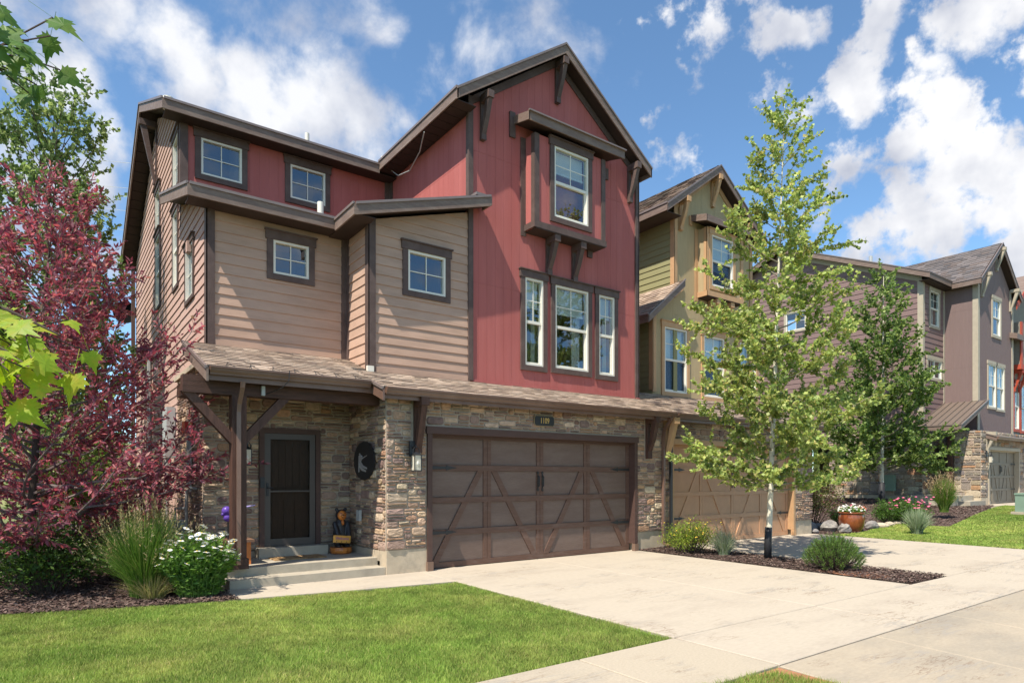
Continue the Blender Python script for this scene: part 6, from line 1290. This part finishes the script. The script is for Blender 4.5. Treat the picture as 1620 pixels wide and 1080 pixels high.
# power lines on the left
for k, (y0, y1) in enumerate(((228, 252), (268, 292), (302, 328), (336, 358))):
    a = at(-260, y0-70, t=62); b_ = at(250, y1+10, t=62); q = MB(); pts = [a.lerp(b_, i/12)-Vector((0, 0, 1.2*math.sin(math.pi*i/12))) for i in range(13)]; q.tube(pts, .018, 4)
    tag(q.build('power_line', m_grey), ['topmost thin power line in the sky left of the roof', 'second thin power line from the top, left of the roof', 'third thin power line from the top, left of the roof', 'lowest thin power line left of the roof'][k], 'power line', 'power lines crossing the left sky')
# foreground maple
def maple_leaf(nm):
    pts = [(0,0),(.10,-.02),(.22,-.10),(.20,.02),(.36,.02),(.30,.10),(.50,.26),(.36,.28),(.40,.42),(.24,.38),(.20,.46),(.16,.62),(.10,.60),(.0,.98)]
    full = pts+[(-x, y) for x, y in pts[-2:0:-1]]; q = MB(); c = (0, .34)
    def z(x, y): return -.10*abs(x)-.22*(y-.3)**2-.05*math.sin(9*x+3*y)*abs(x)
    vs = [(x, y, z(x, y)) for x, y in full]; b = len(q.v); q.v += vs; q.v.append((0, .34, .0)); n = len(full)
    for i in range(n): q.face([b+i, b+(i+1) % n, b+n])
    q.add([(-.008, -.75, 0), (.008, -.75, 0), (.008, .0, 0), (-.008, 0, 0)], [(0, 1, 2, 3)])
    return q.mesh(nm, fix=False)
m_map1 = mat('maple leaf green', (.085,.17,.03), .45, .2, 30, trans=.35, col2=(.14,.22,.04), c2scale=20); m_map2 = mat('maple leaf sunlit yellow green', (.30,.42,.04), .5, .15, 30, trans=.5, col2=(.42,.40,.05), c2scale=25)
mp = thing('maple_tree', 'maple branches with large green leaves hanging in at the left foreground', 'tree', (-1.6, 2.4, 0))
q = MB(); q.tube([(-1.6, 2.4, -.1), (-1.58, 2.4, 1.5), (-1.62, 2.45, 3.0), (-1.6, 2.5, 4.6)], [.10, .085, .07, .03], 12); q.build('trunk', m_bark, mp, smooth=True)
ml = [maple_leaf('leaf') for _ in range(3)]; 
for mm_, grp in ((m_map1, 0), (m_map2, 1)):
    pass
mlm = []
for k, mm_ in enumerate((m_map1, m_map2)):
    for q_ in ml: z_ = q_.copy(); z_.materials.append(mm_); mlm.append(z_)
R.seed(77)
TW = MB()
def branch(p0, p1, n, k, s0, s1, spread, hang=.5):
    p0, p1 = Vector(p0), Vector(p1); pts = [p0.lerp(p1, t)+Vector((0, 0, .06*math.sin(math.pi*t))) for t in [i/6 for i in range(7)]]; TW.tube(pts, [.010-.0012*i for i in range(7)], 6)
    for i in range(n):
        t = rnd(.25, 1.0); o = p0.lerp(p1, t)+Vector((rnd(-1, 1), rnd(-1, 1), rnd(-1, .6)))*spread; TW.tube([p0.lerp(p1, max(0, t-.1)), o], .0022, 4, cap=False)
        lf = link('leaf', R.choice(mlm[3*k:3*k+3]), mp); s = rnd(s0, s1); d = Vector((rnd(-.6, 1), rnd(-.8, .6), rnd(-1.2, .25)*hang*2)).normalized(); nn_ = Vector((rnd(-.5, .5), -1+rnd(-.4, .4), rnd(.1, 1.1))).normalized(); xx = d.cross(nn_).normalized(); nn_ = xx.cross(d)
        Mx = Matrix((xx, d, nn_)).transposed().to_4x4(); lf.matrix_basis = Matrix.Translation(o) @ Mx @ Matrix.Diagonal((s, s, s, 1)) 
def scr(px, py, t): return at(px, py, t=t)
branch(scr(-330, 120, 1.75), scr(45, 65, 1.9), 44, 0, .065, .11, .11); branch(scr(-330, -60, 1.8), scr(0, 5, 1.8), 12, 0, .08, .12, .10)
branch(scr(-330, 430, 1.7), scr(95, 530, 1.75), 64, 1, .06, .105, .11); branch(scr(-330, 430, 1.7), scr(60, 590, 1.65), 26, 1, .075, .115, .09); branch(scr(-330, 560, 1.7), scr(10, 590, 1.7), 22, 1, .08, .12, .11)
tk = Vector((-1.6, 2.4, 0))
for p, z in ((scr(-330, 120, 1.75), 2.4), (scr(-330, -60, 1.8), 2.6), (scr(-330, 430, 1.7), 1.7), (scr(-330, 560, 1.7), 1.5)): TW.tube([tk+Vector((.02, 0, z)), tk.lerp(Vector((p.x, p.y, 0)), .5)+Vector((0, 0, (z+p.z)/2+.05)), p], [.02, .015, .010], 8)
stuff(TW.build('twigs', m_bark, mp, fix=False))
